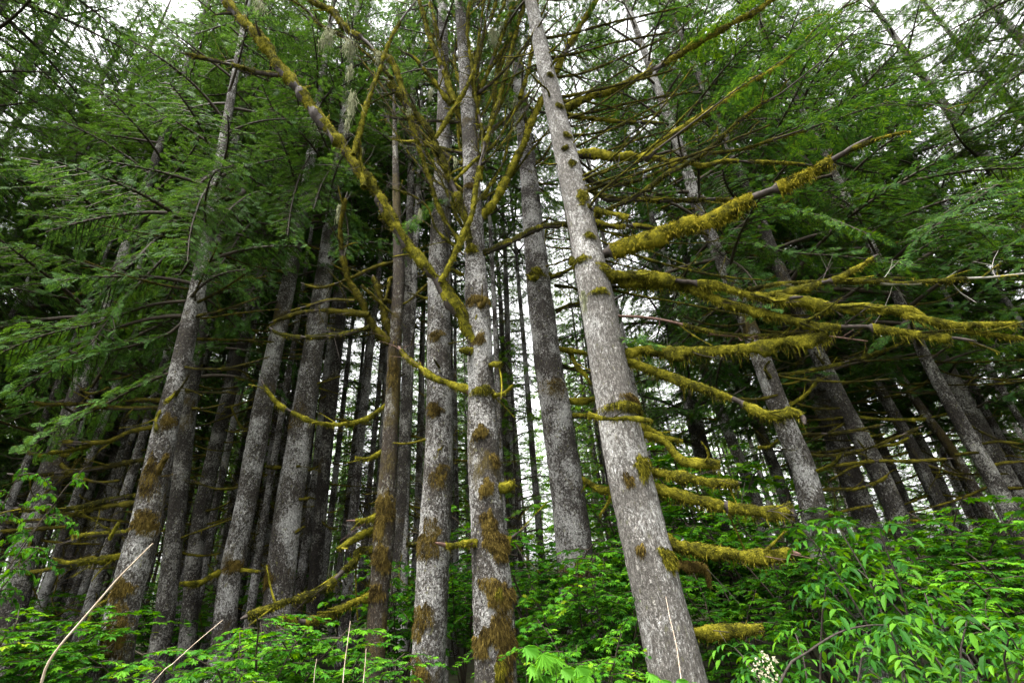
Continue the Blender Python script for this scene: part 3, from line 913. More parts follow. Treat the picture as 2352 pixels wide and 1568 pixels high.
for o, P, r in limbs:        # wiry twigs on every limb
    g = Geo()
    n = len(P)
    for q in range(int(8 + n * r.mean() * 1.6)):
        i = rnd.randrange(n // 4, n - 1)
        T = norm(P[i + 1] - P[i])
        d = norm(T * 0.7 + rng.normal(0, 0.6, 3) + np.array([0, 0, 0.35]))
        L = rnd.uniform(0.15, 0.7)
        t = np.linspace(0, 1, 5)
        Pq = P[i] + np.outer(t * L, d) + rng.normal(0, 0.025, (5, 3)) * t[:, None]
        tube_add(g, Pq, 0.0055, 0.002, 3, rnd.choice([0, 0, 1]))
        if rnd.random() < 0.6:
            d2 = norm(d + rng.normal(0, 0.7, 3))
            tube_add(g, Pq[2] + np.outer(t * L * 0.6, d2), 0.0035, 0.0015, 3, 0)
    w = obj('twig', g, [MAT['twig'], MAT['moss_dim']], T2.root, o)
    w['kind'] = 'stuff'

# ---- its neighbour
T3 = Tree('conifer_tree', 'straight lichen-white and dark barked trunk beside the moss-limbed broadleaf tree', 'tree', 6.3,
          [(981, 1568, 80), (990, 1400, 75), (1000, 1200, 72), (1008, 1000, 62), (1008, 800, 54), (1008, 600, 46), (1015, 400, 36), (1019, 200, 27), (1016, 0, 20)], 'bark_lichen', 25)
for c in [(1003, 948, 44, 36, 'moss_brown', 0.05, 400), (990, 1240, 70, 90, 'moss_brown', 0.025, 900), (1012, 1100, 40, 70, 'moss_brown', 0.02, 400), (975, 1420, 50, 90, 'moss_brown', 0.025, 600), (970, 1540, 50, 70, 'moss_brown', 0.025, 500), (1006, 780, 40, 30, 'moss_brown', 0.03, 300)]:
    T3.clump(*c)
T3.branch(Z5((300, 930), (330, 935), (370, 925)), 10, 8, 0.2)
T3.branch([(995, 640), (940, 690), (915, 700)], 8, 5, 0.3, moss='moss_dim')
T3.random_branches(10, 3, 9, 0.25, 0.8, r=0.014)
crown_on(T3.root, 'high', 1.3, 'needle_blue', (0.8, 0.8, 1), T3.axis)

# ---- the small brown alder-like tree
T4 = Tree('broadleaf_tree', 'slim brown moss-furred trunk with drooping mossy branches sweeping left', 'tree', 6.6,
          [(858, 1568, 50), (868, 1400, 46), (884, 1200, 46), (897, 1000, 34), (907, 800, 30), (916, 650, 26), (914, 560, 22), (910, 420, 16), (906, 280, 9)], 'bark_mossy', 11.5, bumpy=0.1)
T4.branch(Z5((210, 285), (120, 350), (20, 378)) + Z4((1480, 375), (1400, 350), (1300, 300), (1240, 240), (1200, 175)), 13, 10, -0.6, moss='moss', hang=1.3)
T4.branch([(905, 790), (870, 765), (848, 735), (830, 690), (800, 640), (786, 580), (782, 520), (792, 470), (800, 440)], 22, 9, -0.8, moss='moss_dim', hang=0.6)
T4.branch([(850, 752), (780, 767), (700, 774), (640, 765), (618, 752)], 15, 10, -0.1, Y0=6.3, moss='moss')
T4.branch([(848, 722), (800, 715), (740, 712), (690, 717), (650, 730), (620, 742)], 13, 8, 0.1, Y0=6.3, moss='moss_dim')
T4.branch([(815, 690), (760, 688), (700, 705), (660, 715)], 9, 6, 0.2, Y0=6.2, moss='moss_dim')
T4.branch([(830, 655), (870, 690), (900, 720)], 9, 6, 0.2, Y0=6.2, moss='moss_dim')
T4.branch([(900, 770), (882, 720), (870, 670), (855, 632)], 18, 15, -0.1, moss='moss_dim')
T4.branch([(908, 700), (890, 690), (870, 690), (850, 680)], 10, 6, -0.2, moss='moss_dim')
T4.branch([(912, 640), (895, 640), (893, 655), (885, 690)], 9, 7, -0.2, moss='moss_dim')
T4.branch([(915, 600), (870, 610), (800, 640), (740, 660), (690, 650)], 9, 5, -0.2, moss='moss_dim')
T4.branch(Z5((200, 500), (150, 525), (110, 540), (60, 530)), 14, 9, -0.2)
T4.branch(Z5((190, 780), (150, 805), (100, 822), (20, 820)), 18, 8, -0.3, bare=((0.75, 1.0),), bmat='wood_red')
T4.branch(Z5((170, 850), (120, 870), (70, 900), (0, 942), (-18, 950)), 14, 16, -0.4)
T4.branch(Z5((170, 950), (80, 965), (60, 1010), (0, 1060)) + Z4((1500, 1130), (1400, 1170), (1280, 1205), (1180, 1240), (1100, 1278)), 20, 24, -0.9, hang=0.8)
T4.branch(Z5((160, 1155), (60, 1190), (0, 1225)) + Z4((1480, 1260), (1400, 1285), (1320, 1282), (1265, 1265)), 18, 24, -0.8, hang=1.1)
T4.branch(Z5((265, 50), (240, 20), (200, -10)), 8, 5, -0.1, bare=((0, 1),), bmat='wood_red')
for c in [(884, 1180, 48, 120, 'moss_brown', 0.035, 900), (880, 1280, 44, 70, 'moss_brown', 0.03, 500), (866, 1360, 42, 50, 'moss_brown', 0.03, 400), (906, 850, 30, 120, 'moss_brown', 0.02, 400)]:
    T4.clump(*c)

# ---- dark trunk behind, between the two big ones
T5 = Tree('conifer_tree', 'dark scaly trunk with a brown moss collar near its shrub-hidden base', 'tree', 8.0,
          [(1330, 1380, 88), (1312, 1200, 80), (1285, 1000, 72), (1255, 800, 62), (1232, 600, 52), (1214, 400, 40), (1193, 200, 29), (1174, 0, 20)], 'bark_fleck', 26)
T5.clump(1326, 1320, 90, 80, 'moss_brown', 0.04, 1200)
T5.clump(1270, 900, 60, 70, 'moss_brown', 0.015, 400)
T5.branch(Z5((1080, 620), (1120, 640), (1180, 670), (1250, 682)), 18, 15, -0.3, hang=1.2)
T5.branch(Z5((1240, 680), (1235, 720), (1205, 770), (1185, 800)), 13, 9, -0.1, Y0=7.7)
T5.branch(Z5((980, 30), (1040, 38), (1100, 48), (1165, 65)), 12, 12, -0.3)
T5.branch(Z5((1050, 50), (1080, 110), (1120, 150), (1150, 200)), 13, 10, -0.3)
T5.branch(Z5((1030, 270), (1100, 268), (1170, 262)), 14, 11, -0.3, hang=1.3)
T5.branch(Z5((1040, 340), (1120, 338), (1190, 335)), 14, 9, -0.3)
T5.branch(Z5((1140, 1050), (1190, 1050), (1204, 1070)), 22, 14, -0.2, moss='moss_brown')
T5.branch(Z2((960, 1260), (920, 1270), (860, 1280)), 16, 10, -0.4)
T5.branch(Z2((950, 1280), (1000, 1260), (1080, 1220)), 12, 8, -0.4)
T5.branch(Z2((980, 1310), (1050, 1320), (1110, 1330)), 10, 7, -0.2)
T5.branch(Z2((985, 1430), (1050, 1400), (1140, 1380), (1240, 1350)), 11, 7, -0.2)
T5.branch(Z2((880, 760), (930, 720), (970, 650)), 8, 5, 0.1, moss='moss_dim')
T5.branch(Z2((900, 870), (880, 780), (890, 700)), 6, 4, 0.1, moss='moss_dim')
T5.random_branches(14, 5, 12, 0.3, 1.3, r=0.02, side=1)
T5.clump(1232, 640, 50, 30, 'moss', 0.07, 400)
crown_on(T5.root, 'high', 2.6, 'needle_green', (0.9, 0.9, 1.0), T5.axis)

# ---- left-hand trunks
L1 = Tree('conifer_tree', 'moss-streaked lichened trunk at lower left, carrying a ladder of level mossy branches', 'tree', 6.6,
          [(255, 1568, 72), (283, 1400, 65), (335, 1200, 60), (376, 1000, 50), (412, 850, 40), (450, 680, 33), (478, 540, 27), (512, 330, 19)], 'bark_lichen', 23)
for c in [((722, 388), (600, 410), (500, 455), (380, 465), (270, 455)), ((690, 535), (560, 560), (440, 580), (300, 600), (120, 615), (30, 605)), ((650, 698), (500, 725), (350, 760), (220, 775), (60, 765)),
          ((640, 735), (460, 760), (300, 800), (170, 820), (0, 830)), ((780, 268), (640, 270), (500, 285), (350, 285), (230, 290), (130, 275)), ((760, 300), (600, 305), (500, 300), (420, 305)),
          ((420, 470), (330, 500), (220, 510)), ((560, 1160), (450, 1210), (400, 1290)), ((560, 1285), (500, 1295), (420, 1305))]:
    L1.branch(Z4(*c), 12, 10, rnd.uniform(-0.7, -0.2), moss=rnd.choice(['moss', 'moss_dim']), hang=0.9)
L1.branch(Z4((690, 825), (640, 842), (580, 872), (500, 880), (400, 888), (330, 890)), 18, 11, -0.5)
L1.branch(Z4((505, 905), (525, 865), (548, 830)), 12, 10, -0.1, Y0=6.2)
L1.branch(Z4((620, 960), (580, 972), (500, 990), (400, 1005), (300, 1015), (240, 995)), 15, 17, -0.6)
L1.branch(Z4((790, 250), (760, 290), (720, 350), (715, 410)), 8, 10, -0.3)
L1.branch(Z4((830, 215), (800, 245), (760, 275)), 14, 10, -0.3)
L1.branch(Z4((560, 1430), (480, 1450), (400, 1460)), 24, 14, -0.4)
L1.branch(Z4((720, 640), (735, 580), (770, 515)), 14, 12, -0.4, moss='moss_brown')
for c in [(350, 1200, 60, 60, 'moss_brown', 0.05, 600), (300, 1350, 60, 40, 'moss_brown', 0.05, 500), (285, 1450, 60, 140, 'moss_brown', 0.03, 900), (362, 1100, 34, 140, 'moss_brown', 0.03, 600), (395, 975, 30, 50, 'moss_brown', 0.04, 300)]:
    L1.clump(*c)
L1.random_branches(14, 4, 8.5, 0.6, 2.0, side=0)
crown_on(L1.root, 'low2', 0.7, 'needle_blue', (0.8, 0.8, 1.1), L1.axis)

L0 = Tree('conifer_tree', 'grey trunk at the far left edge, crossed by thin mossy branches', 'tree', 8.2,
          [(30, 1400, 52), (60, 1250, 47), (110, 1100, 43), (155, 980, 40), (200, 840, 33), (250, 700, 26), (300, 540, 21)], 'bark_grey', 23)
for c in [((320, 520), (180, 520), (60, 480)), ((300, 850), (150, 860), (0, 870)), ((200, 950), (120, 975), (0, 970)), ((150, 900), (130, 950), (95, 985))]:
    L0.branch(Z4(*c), 9, 7, -0.4, moss='moss_dim')
L0.random_branches(22, 2, 8, 0.6, 2.0, side=0, r=0.02)
crown_on(L0.root, 'low', 2.0, 'needle_blue', (0.9, 0.9, 1.05), L0.axis)

L2 = Tree('conifer_tree', 'thin grey trunk leaning close behind the moss-streaked lower-left trunk', 'tree', 9.0,
          [(352, 1560, 41), (380, 1400, 40), (410, 1150, 36), (437, 900, 33), (465, 740, 28), (500, 560, 22), (535, 360, 17)], 'bark_grey', 24)
L2.random_branches(16, 2.5, 9, 0.3, 1.2, side=0)
crown_on(L2.root, 'low2', 3.4, 'needle_blue', (0.85, 0.85, 1.1), L2.axis)

L2b = Tree('conifer_tree', 'thin grey trunk marked by brown moss bands, left of the lichened paired trunks', 'tree', 10.0,
           [(430, 1480, 36), (455, 1220, 33), (500, 1010, 31), (548, 820, 27), (590, 640, 22), (625, 450, 17)], 'bark_grey', 25)
L2b.random_branches(20, 2.5, 10, 0.3, 1.4, side=0)
L2b.branch(Z4((950, 680), (1020, 680), (1100, 650)), 7, 5, 0.2, moss='moss_dim')
crown_on(L2b.root, 'mid', 0.3, 'needle_blue', (0.9, 0.9, 1), L2b.axis)

L3 = Tree('conifer_tree', 'lichen-flecked trunk from whose lower part one thick mossy branch droops left', 'tree', 8.4,
          [(512, 1480, 50), (530, 1320, 46), (566, 1150, 45), (596, 980, 43), (625, 830, 38), (655, 690, 33), (684, 540, 28), (716, 350, 21), (736, 200, 15)], 'bark_lichen', 25)
L3.branch(Z4((1070, 1040), (1040, 1048), (980, 1070), (920, 1105), (820, 1115)), 14, 14, -0.5, hang=0.8)
L3.branch(Z4((1090, 1050), (1140, 1050), (1198, 1055)), 12, 9, -0.1)
L3.branch(Z4((1150, 400), (1110, 395), (1075, 330), (1060, 290)), 8, 5, -0.2, moss='moss_dim')
L3.branch(Z4((1200, 240), (1120, 140), (1020, 130)), 6, 4, -0.2, moss='moss_dim')
L3.clump(545, 1300, 50, 30, 'moss_brown', 0.04, 400)
L3.random_branches(14, 2.5, 9, 0.3, 1.1, side=0)
crown_on(L3.root, 'mid', 1.9, 'needle_blue', (1, 1, 1), L3.axis)

L4 = Tree('conifer_tree', 'wide lichened trunk standing between the drooping-branch trunk and the slim brown tree', 'tree', 8.8,
          [(625, 1500, 65), (645, 1320, 62), (668, 1130, 58), (692, 980, 52), (712, 850, 46), (738, 680, 40), (760, 520, 33), (785, 330, 24), (800, 180, 17)], 'bark_lichen', 25)
L4.clump(620, 1330, 50, 60, 'moss_brown', 0.03, 400)
L4.clump(690, 960, 50, 80, 'moss_brown', 0.015, 300)
for c in [((1330, 890), (1370, 870), (1400, 845)), ((1340, 720), (1390, 725), (1430, 715)), ((1230, 575), (1300, 575), (1380, 570)), ((1440, 200), (1500, 180), (1560, 160))]:
    L4.branch(Z4(*c), 9, 6, -0.2, moss='moss_dim')
L4.random_branches(14, 2.5, 10, 0.3, 1.1, side=0)
crown_on(L4.root, 'mid', 4.4, 'needle_blue', (0.9, 0.9, 1), L4.axis)

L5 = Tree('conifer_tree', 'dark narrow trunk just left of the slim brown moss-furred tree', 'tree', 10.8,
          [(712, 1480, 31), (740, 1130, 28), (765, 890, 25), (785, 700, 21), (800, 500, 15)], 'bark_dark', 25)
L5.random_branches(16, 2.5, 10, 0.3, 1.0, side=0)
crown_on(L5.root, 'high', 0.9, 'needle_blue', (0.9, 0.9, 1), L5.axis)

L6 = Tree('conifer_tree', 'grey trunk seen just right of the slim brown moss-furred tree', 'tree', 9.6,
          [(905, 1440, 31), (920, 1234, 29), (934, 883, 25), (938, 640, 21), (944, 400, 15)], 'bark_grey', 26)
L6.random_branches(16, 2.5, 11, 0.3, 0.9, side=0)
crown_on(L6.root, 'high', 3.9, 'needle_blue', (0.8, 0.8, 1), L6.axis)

# ---- right-hand trunks
R1 = Tree('conifer_tree', 'leaning grey trunk right of the pale conifer, with thin mossy branches on both sides', 'tree', 7.4,
          [(1940, 1400, 67), (1887, 1259, 58), (1848, 1084, 52), (1807, 984, 46), (1756, 844, 41), (1700, 700, 34), (1640, 560, 29), (1600, 470, 26), (1560, 340, 22)], 'bark_lichen', 23)
for c in [((560, 520), (700, 520), (850, 490), (980, 440), (1110, 385)), ((580, 605), (680, 570), (740, 510)), ((690, 572), (850, 550), (1000, 550), (1150, 545), (1240, 535)),
          ((520, 430), (700, 420), (830, 400), (930, 380)), ((420, 160), (600, 130), (750, 95), (900, 50), (1000, 10), (1100, -60)), ((640, 680), (800, 675), (900, 640), (950, 610)),
          ((260, 262), (350, 265), (440, 245)), ((350, 485), (400, 485), (440, 450)), ((470, 300), (560, 250), (630, 165)), ((420, 190), (380, 130), (400, 90)), ((660, 800), (780, 770), (880, 750)), ((660, 1010), (620, 1035), (560, 1030))]:
    R1.branch(Z6(*c), 10, 8, rnd.uniform(-0.7, 0.2), moss=rnd.choice(['moss', 'moss_dim']), hang=0.8)
R1.random_branches(26, 4, 11, 0.5, 1.8, side=0)
crown_on(R1.root, 'low2', 5.2, 'needle_green', (0.9, 0.9, 1), R1.axis)

R2 = Tree('conifer_tree', 'dark furrowed trunk leaning behind the pinnate-leaved bush', 'tree', 8.6,
          [(2150, 1400, 48), (2092, 1259, 45), (2017, 1084, 40), (1937, 933, 36), (1872, 799, 31), (1800, 640, 26), (1740, 490, 21)], 'bark_grey', 24)
for c in [((780, 345), (950, 360), (1100, 355), (1240, 325)), ((830, 890), (950, 865), (1030, 835)), ((1000, 812), (1060, 822), (1130, 820)), ((900, 480), (980, 470), (1040, 440)), ((840, 435), (900, 430), (930, 420))]:
    R2.branch(Z6(*c), 9, 7, -0.3, moss='moss', hang=0.6)
R2.random_branches(24, 3, 10, 0.6, 1.9, side=0, r=0.018)
crown_on(R2.root, 'low', 1.1, 'needle_green', (1, 1, 1), R2.axis)

R3 = Tree('conifer_tree', 'thin white-flecked trunk nearest the pale conifer on its right', 'tree', 12.5,
          [(1760, 1240, 28), (1737, 1153, 26), (1660, 960, 23), (1612, 829, 22), (1560, 690, 18), (1510, 540, 14)], 'bark_lichen', 25)
R3.random_branches(14, 3, 11, 0.4, 1.3, side=0, r=0.02)
crown_on(R3.root, 'high', 2.2, 'needle_green', (1, 1, 1), R3.axis)
R4 = Tree('conifer_tree', 'thin grey trunk between the white-flecked one and the leaning grey one', 'tree', 13.0,
          [(1815, 1180, 27), (1783, 1084, 25), (1720, 930, 22), (1667, 823, 20), (1600, 660, 16), (1550, 520, 13)], 'bark_grey', 25)
R4.random_branches(14, 3, 11, 0.4, 1.3, side=0, r=0.02)
crown_on(R4.root, 'mid', 4.2, 'needle_green', (1, 1, 1), R4.axis)
R5 = Tree('conifer_tree', 'straight dim trunk behind bare brown twigs, right of the dark furrowed trunk', 'tree', 10.5,
          [(2215, 1290, 29), (2167, 1174, 27), (2070, 980, 23), (1978, 823, 20), (1890, 660, 15)], 'bark_grey', 24)
R5.random_branches(26, 2.5, 10, 0.6, 2.0, side=0, r=0.018)
crown_on(R5.root, 'low2', 0.2, 'needle_green', (1, 1, 1), R5.axis)
R6 = Tree('conifer_tree', 'lichened trunk near the right edge above the layered maple bushes', 'tree', 8.0,
          [(2392, 1330, 38), (2338, 1214, 36), (2280, 1100, 33), (2228, 1008, 30), (2130, 830, 24), (2040, 640, 19)], 'bark_grey', 22)
for c in [((1360, 475), (1440, 460), (1568, 470)), ((1250, 520), (1310, 512), (1365, 510)), ((1420, 570), (1500, 555), (1600, 552)), ((1470, 672), (1568, 672))]:
    R6.branch(Z6(*c), 8, 6, -0.2, moss='moss_dim', hang=0.6)
R6.random_branches(18, 2.5, 8, 0.5, 1.6, side=0, r=0.017)
crown_on(R6.root, 'low', 3.0, 'needle_green', (1, 1, 1), R6.axis)
R7 = Tree('conifer_tree', 'slender reddish trunk with peeling bark among the dim right-hand trunks', 'tree', 11.5,
          [(2330, 1280, 24), (2277, 1194, 22), (2190, 1040, 20), (2110, 930, 18), (2000, 760, 14)], 'bark_mossy', 22)
R7.random_branches(18, 2.5, 9, 0.5, 1.6, side=0, r=0.017)
crown_on(R7.root, 'mid', 5.5, 'needle_green', (1, 1, 1), R7.axis)

# hand-placed live boughs
NB, NG = 'needle_blue', 'needle_green'
L2.bough([(560, 430), (550, 450), (450, 480), (360, 550), (320, 590), (225, 685), (165, 755)], 16, -1.0, Y0=7.6, start=0.12, sec=0.8, mat=NB)
L1.bough([(412, 850), (380, 860), (310, 890), (240, 930), (150, 975), (70, 1025)], 10, -0.6, start=0.1, sec=0.6, mat=NB)
L1.bough([(440, 720), (380, 770), (280, 800), (150, 835), (40, 900)], 10, -0.6, start=0.2, sec=0.6, mat=NB)
L1.bough([(450, 690), (350, 700), (230, 740), (100, 770), (-20, 820)], 10, -0.6, start=0.25, sec=0.7, mat=NB)
L1.bough([(500, 560), (420, 560), (330, 640), (260, 720), (210, 790)], 10, -0.6, start=0.2, sec=0.6, mat=NB)
L2b.bough([(560, 790), (500, 790), (430, 810), (380, 850), (340, 880)], 7, -1.2, Y0=8, start=0.2, sec=0.5, mat=NB)
L3.bough([(690, 500), (660, 470), (600, 440), (540, 470), (500, 520)], 7, -2.2, start=0.1, sec=0.6, mat=NB)
L3.bough([(716, 350), (690, 400), (670, 470), (660, 540)], 6, -1.8, start=0.1, sec=0.55, mat=NB)
L4.bough([(785, 330), (770, 370), (740, 420), (720, 480)], 6, -1.8, start=0.1, sec=0.55, mat=NB)
L4.bough([(770, 450), (790, 480), (800, 540), (790, 590)], 5, -1.5, start=0.1, sec=0.45, mat=NB)
L1.bough([(478, 540), (470, 470), (490, 400), (540, 380)], 7, -1.6, start=0.05, sec=0.6, mat=NB)
L1.bough([(500, 420), (470, 440), (440, 520), (430, 600)], 6, -1.4, start=0.05, sec=0.6, mat=NB)
L3.bough([(655, 690), (610, 700), (560, 740), (500, 770), (450, 800)], 7, -1.0, start=0.2, sec=0.55, mat=NB)
L3.bough([(690, 480), (640, 470), (570, 520), (520, 590), (480, 650)], 9, -1.5, start=0.2, sec=0.6, mat=NB)
L4.bough([(760, 520), (720, 510), (660, 560), (610, 620), (570, 680)], 8, -1.5, start=0.2, sec=0.6, mat=NB)
L3.bough([(715, 340), (640, 330), (560, 350), (480, 400), (430, 460)], 9, -1.8, start=0.2, sec=0.7, mat=NB)
T3.bough([(1015, 440), (1000, 470), (960, 490), (930, 530)], 5, -0.6, start=0.15, sec=0.35, mat=NB, size=0.2)
T5.bough([(1232, 430), (1260, 455), (1300, 470), (1340, 485)], 5, -0.6, start=0.15, sec=0.35, mat=NG, size=0.2)
T1.bough([(1400, 770), (1430, 780), (1470, 788), (1500, 790)], 4, -0.2, start=0.1, sec=0.28, mat=NG, size=0.17)
R1.bough([(1640, 560), (1720, 560), (1820, 580), (1950, 590), (2090, 610)], 8, -1.6, start=0.15, sec=0.6, mat=NG)
R1.bough([(1660, 590), (1700, 610), (1740, 660), (1750, 720)], 6, -2.0, start=0.15, sec=0.4, mat=NB)
R1.bough([(1600, 450), (1700, 470), (1800, 480), (1900, 500), (2000, 540)], 8, -1.6, start=0.15, sec=0.6, mat=NG)
R6.bough([(2050, 660), (2000, 560), (1960, 480), (1900, 440)], 8, -1.4, start=0.15, sec=0.7, mat=NG)
R6.bough([(2130, 830), (2200, 780), (2280, 720), (2360, 700)], 8, -1.4, start=0.15, sec=0.7, mat=NG)
R2.bough([(1800, 640), (1900, 560), (2020, 520), (2150, 500), (2300, 520)], 8, -2.4, start=0.15, sec=0.75, mat=NG)
T1.bough([(1500, 350), (1607, 270), (1700, 200), (1817, 125), (1900, 60)], 5, -0.8, Y0=4.7, start=0.35, sec=0.5, mat=NG, size=0.2)
T1.bough([(1444, 190), (1567, 118), (1687, 50), (1760, 0)], 5, 0.3, Y0=5.3, start=0.3, sec=0.5, mat=NG, size=0.2)
T1.bough([(1777, 320), (1917, 275), (2007, 245), (2142, 240)], 4, -0.3, Y0=4.4, start=0.1, sec=0.55, mat=NG, size=0.2)

# ------------------------------------------------------------------ edge trees with crowns hanging into view
def plain_conifer(name, label, cat, loc, height, r0, barkmat, crown, cmat, twigs, seed, group=None, crz=0.0, cs=(1, 1, 1)):
    root = thing(name, label, cat, (0, 0, 0), group)
    n = int(height / 0.3)
    r = np.random.RandomState(seed)
    z = np.linspace(-0.2, height, n)
    P = np.stack([0.06 * smooth_noise(n, 6, r), 0.06 * smooth_noise(n, 6, r), z], 1)
    rad = r0 * (1 - 0.9 * np.clip(z / height, 0, 1)) * (1 + 0.35 * np.exp(-np.clip(z, 0, None) / 0.5))
    g = trunk_geo(P, rad, 12, 0.08)
    obj('trunk', g, [MAT[barkmat]], root)
    if twigs:
        rr = random.Random(seed)
        gt = Geo()
        for k in range(twigs):
            h = rr.uniform(1.6, 11)
            a = rr.uniform(0, 6.283)
            L = rr.uniform(0.25, 1.0) * rr.choice([0.6, 1, 1, 1.6])
            t = np.linspace(0, 1, 6)
            d = np.array([math.cos(a), math.sin(a), 0])
            i = int(np.argmin(np.abs(z - h)))
            Pq = P[i] + np.outer(t * L + rad[i] * 0.5, d)
            Pq[:, 2] += L * (rr.uniform(-0.9, 0.45) * t + rr.uniform(-0.3, 0.8) * (t ** 2 - t))
            Pq[1:] += r.normal(0, 0.03, (5, 3))
            q = rr.choice([0, 0, 1])
            tube_add(gt, Pq, rr.uniform(0.007, 0.018), 0.004, 4, q)
            e = rr.choice([2, 3])
            tube_add(gt, Pq[e] + np.outer(np.linspace(0, 1, 4), (Pq[5] - Pq[e]) * 0.7 + r.normal(0, 0.15, 3)), 0.006, 0.003, 3, q)
        o = obj('dead_twig', gt, [MAT['moss_dim'], MAT['twig']], root)
        o['kind'] = 'stuff'
    if crown:
        crown_on(root, crown, crz, cmat, cs)
    root.location = Vector([float(x) for x in loc])
    return root


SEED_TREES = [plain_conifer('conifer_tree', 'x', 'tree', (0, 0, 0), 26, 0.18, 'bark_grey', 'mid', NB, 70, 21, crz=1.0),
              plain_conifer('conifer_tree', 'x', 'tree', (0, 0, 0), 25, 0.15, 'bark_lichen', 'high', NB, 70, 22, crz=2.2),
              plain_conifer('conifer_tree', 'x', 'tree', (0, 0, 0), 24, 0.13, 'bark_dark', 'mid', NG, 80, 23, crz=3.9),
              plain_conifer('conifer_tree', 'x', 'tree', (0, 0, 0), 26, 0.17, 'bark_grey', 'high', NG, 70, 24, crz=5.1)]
EDGE = plain_conifer('conifer_tree', 'x', 'tree', (0, 0, 0), 24, 0.25, 'bark_grey', 'edge', NB, 60, 25)
EDGE2 = plain_conifer('conifer_tree', 'x', 'tree', (0, 0, 0), 24, 0.25, 'bark_grey', 'edge', NG, 60, 26)
used = set()


def place_tree(proto, loc, rz, s, label, group=None, tilt=(0, 0)):
    if proto.name not in used:
        used.add(proto.name)
        proto.location = Vector([float(x) for x in loc]); proto.rotation_euler = (tilt[0], tilt[1], rz); proto.scale = (s, s, s)
        proto['label'] = label
        if group:
            proto['group'] = group
        return proto
    return dup(proto, loc, rz, (s, s, s), label, group, tilt)


place_tree(EDGE, (-15.2, 11.2, 0), 0.5, 1.05, 'dense dark conifer whose drooping boughs fill the lower part of the left edge')
place_tree(EDGE, (-13.5, 10.8, 0), 4.1, 1.05, 'distant dark conifer crown peeping beyond the left edge boughs')
place_tree(EDGE, (-13.8, 15.0, 0), 1.0, 1.1, 'far conifer closing the gap at the extreme left')
place_tree(EDGE2, (14.6, 10.6, 0), 0.9, 1.05, 'green hemlock overhanging the right edge with dense layered boughs')
place_tree(EDGE2, (11.0, 11.4, 0), 3.0, 1.1, 'yellow-green hemlock crown rising behind the right edge boughs')
place_tree(EDGE2, (7.6, 11.4, 0), 4.8, 1.1, 'bright green hemlock crown in the upper right behind the bare pale limb')
place_tree(EDGE2, (14.6, 12.5, 0), 1.7, 1.1, 'shaded hemlock at the far right behind the layered maple bushes')
place_tree(EDGE2, (5.2, 13.6, 0), 5.6, 1.1, 'green hemlock whose crown shows between the upper limbs of the pale conifer')
place_tree(EDGE, (-11.5, 13.2, 0), 0.2, 1.15, 'conifer whose dense crown backs the dark boughs in the upper left corner')
place_tree(EDGE, (-17.5, 16.5, 0), 5.7, 1.15, 'farthest conifer at the left edge, mostly behind other crowns')
place_tree(EDGE2, (8.8, 15.4, 0), 0.5, 1.15, 'hemlock crown behind the leaning grey trunk')
place_tree(EDGE2, (12.6, 15.2, 0), 3.6, 1.15, 'hemlock crown in the upper right corner behind nearer green boughs')
place_tree(EDGE, (-13.0, 6.6, 0), 1.9, 1.3, 'conifer at the left edge whose top crown fills the upper left corner')
place_tree(EDGE, (-16.2, 9.6, 0), 2.8, 1.3, 'tall conifer crown crossing the very corner at upper left')
place_tree(EDGE, (-20.5, 13.0, 0), 4.6, 1.2, 'far conifer closing the sky at the upper left edge')
place_tree(EDGE2, (14.2, 6.6, 0), 4.2, 1.1, 'hemlock whose top crown fills the upper right corner')
place_tree(EDGE2, (17.5, 9.8, 0), 2.5, 1.15, 'tall hemlock crown crossing the very corner at upper right')
place_tree(EDGE2, (21.0, 13.4, 0), 5.9, 1.2, 'far hemlock closing the sky at the upper right edge')
place_tree(EDGE2, (16.5, 17.0, 0), 2.2, 1.1, 'distant hemlock closing the gap at the extreme right')

# ------------------------------------------------------------------ the stand behind
taken = [(t.base[0], t.base[1]) for t in (T1, T2, T3, T4, T5, L0, L1, L2, L2b, L3, L4, L5, L6, R1, R2, R3, R4, R5, R6, R7)]
zones = [(-400, 300, 'slim grey conifer of the dim stand behind the far left trunks', 'stand behind the far left trunks'),
         (300, 640, 'slim conifer of the stand behind the leaning lichened trunks', 'stand behind the leaning lichened trunks'),
         (640, 960, 'slim conifer of the stand behind the slim brown mossy tree', 'stand behind the slim brown mossy tree'),
         (960, 1180, 'narrow conifer of the stand behind the moss-limbed broadleaf tree', 'stand behind the moss-limbed broadleaf tree'),
         (1180, 1480, 'narrow conifer of the stand between the dark trunk and the pale conifer', 'stand behind the dark trunk'),
         (1480, 1900, 'narrow conifer of the stand right of the pale leaning conifer', 'stand behind the pale conifer limbs'),
         (1900, 3000, 'dim slanting conifer of the stand behind the pinnate-leaved bush', 'stand behind the pinnate-leaved bush')]
THIN = [plain_conifer('conifer_tree', 'x', 'tree', (0, 0, 0), 25, 0.13, 'bark_lichen', 'far', NG, 60, 41, crz=0.3),
        plain_conifer('conifer_tree', 'x', 'tree', (0, 0, 0), 25, 0.12, 'bark_grey', 'far', NB, 60, 42, crz=3.3),
        plain_conifer('conifer_tree', 'x', 'tree', (0, 0, 0), 25, 0.14, 'bark_lichen', 'mid', NB, 60, 43, crz=1.3)]
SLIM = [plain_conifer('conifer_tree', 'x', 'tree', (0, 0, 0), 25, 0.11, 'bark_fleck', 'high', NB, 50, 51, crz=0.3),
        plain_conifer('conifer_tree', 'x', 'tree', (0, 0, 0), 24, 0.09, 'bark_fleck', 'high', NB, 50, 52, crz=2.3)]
taken += [(-2.3, 9.6), (-0.4, 10.9), (1.1, 11.9), (2.8, 10.7), (0.4, 14.0)]
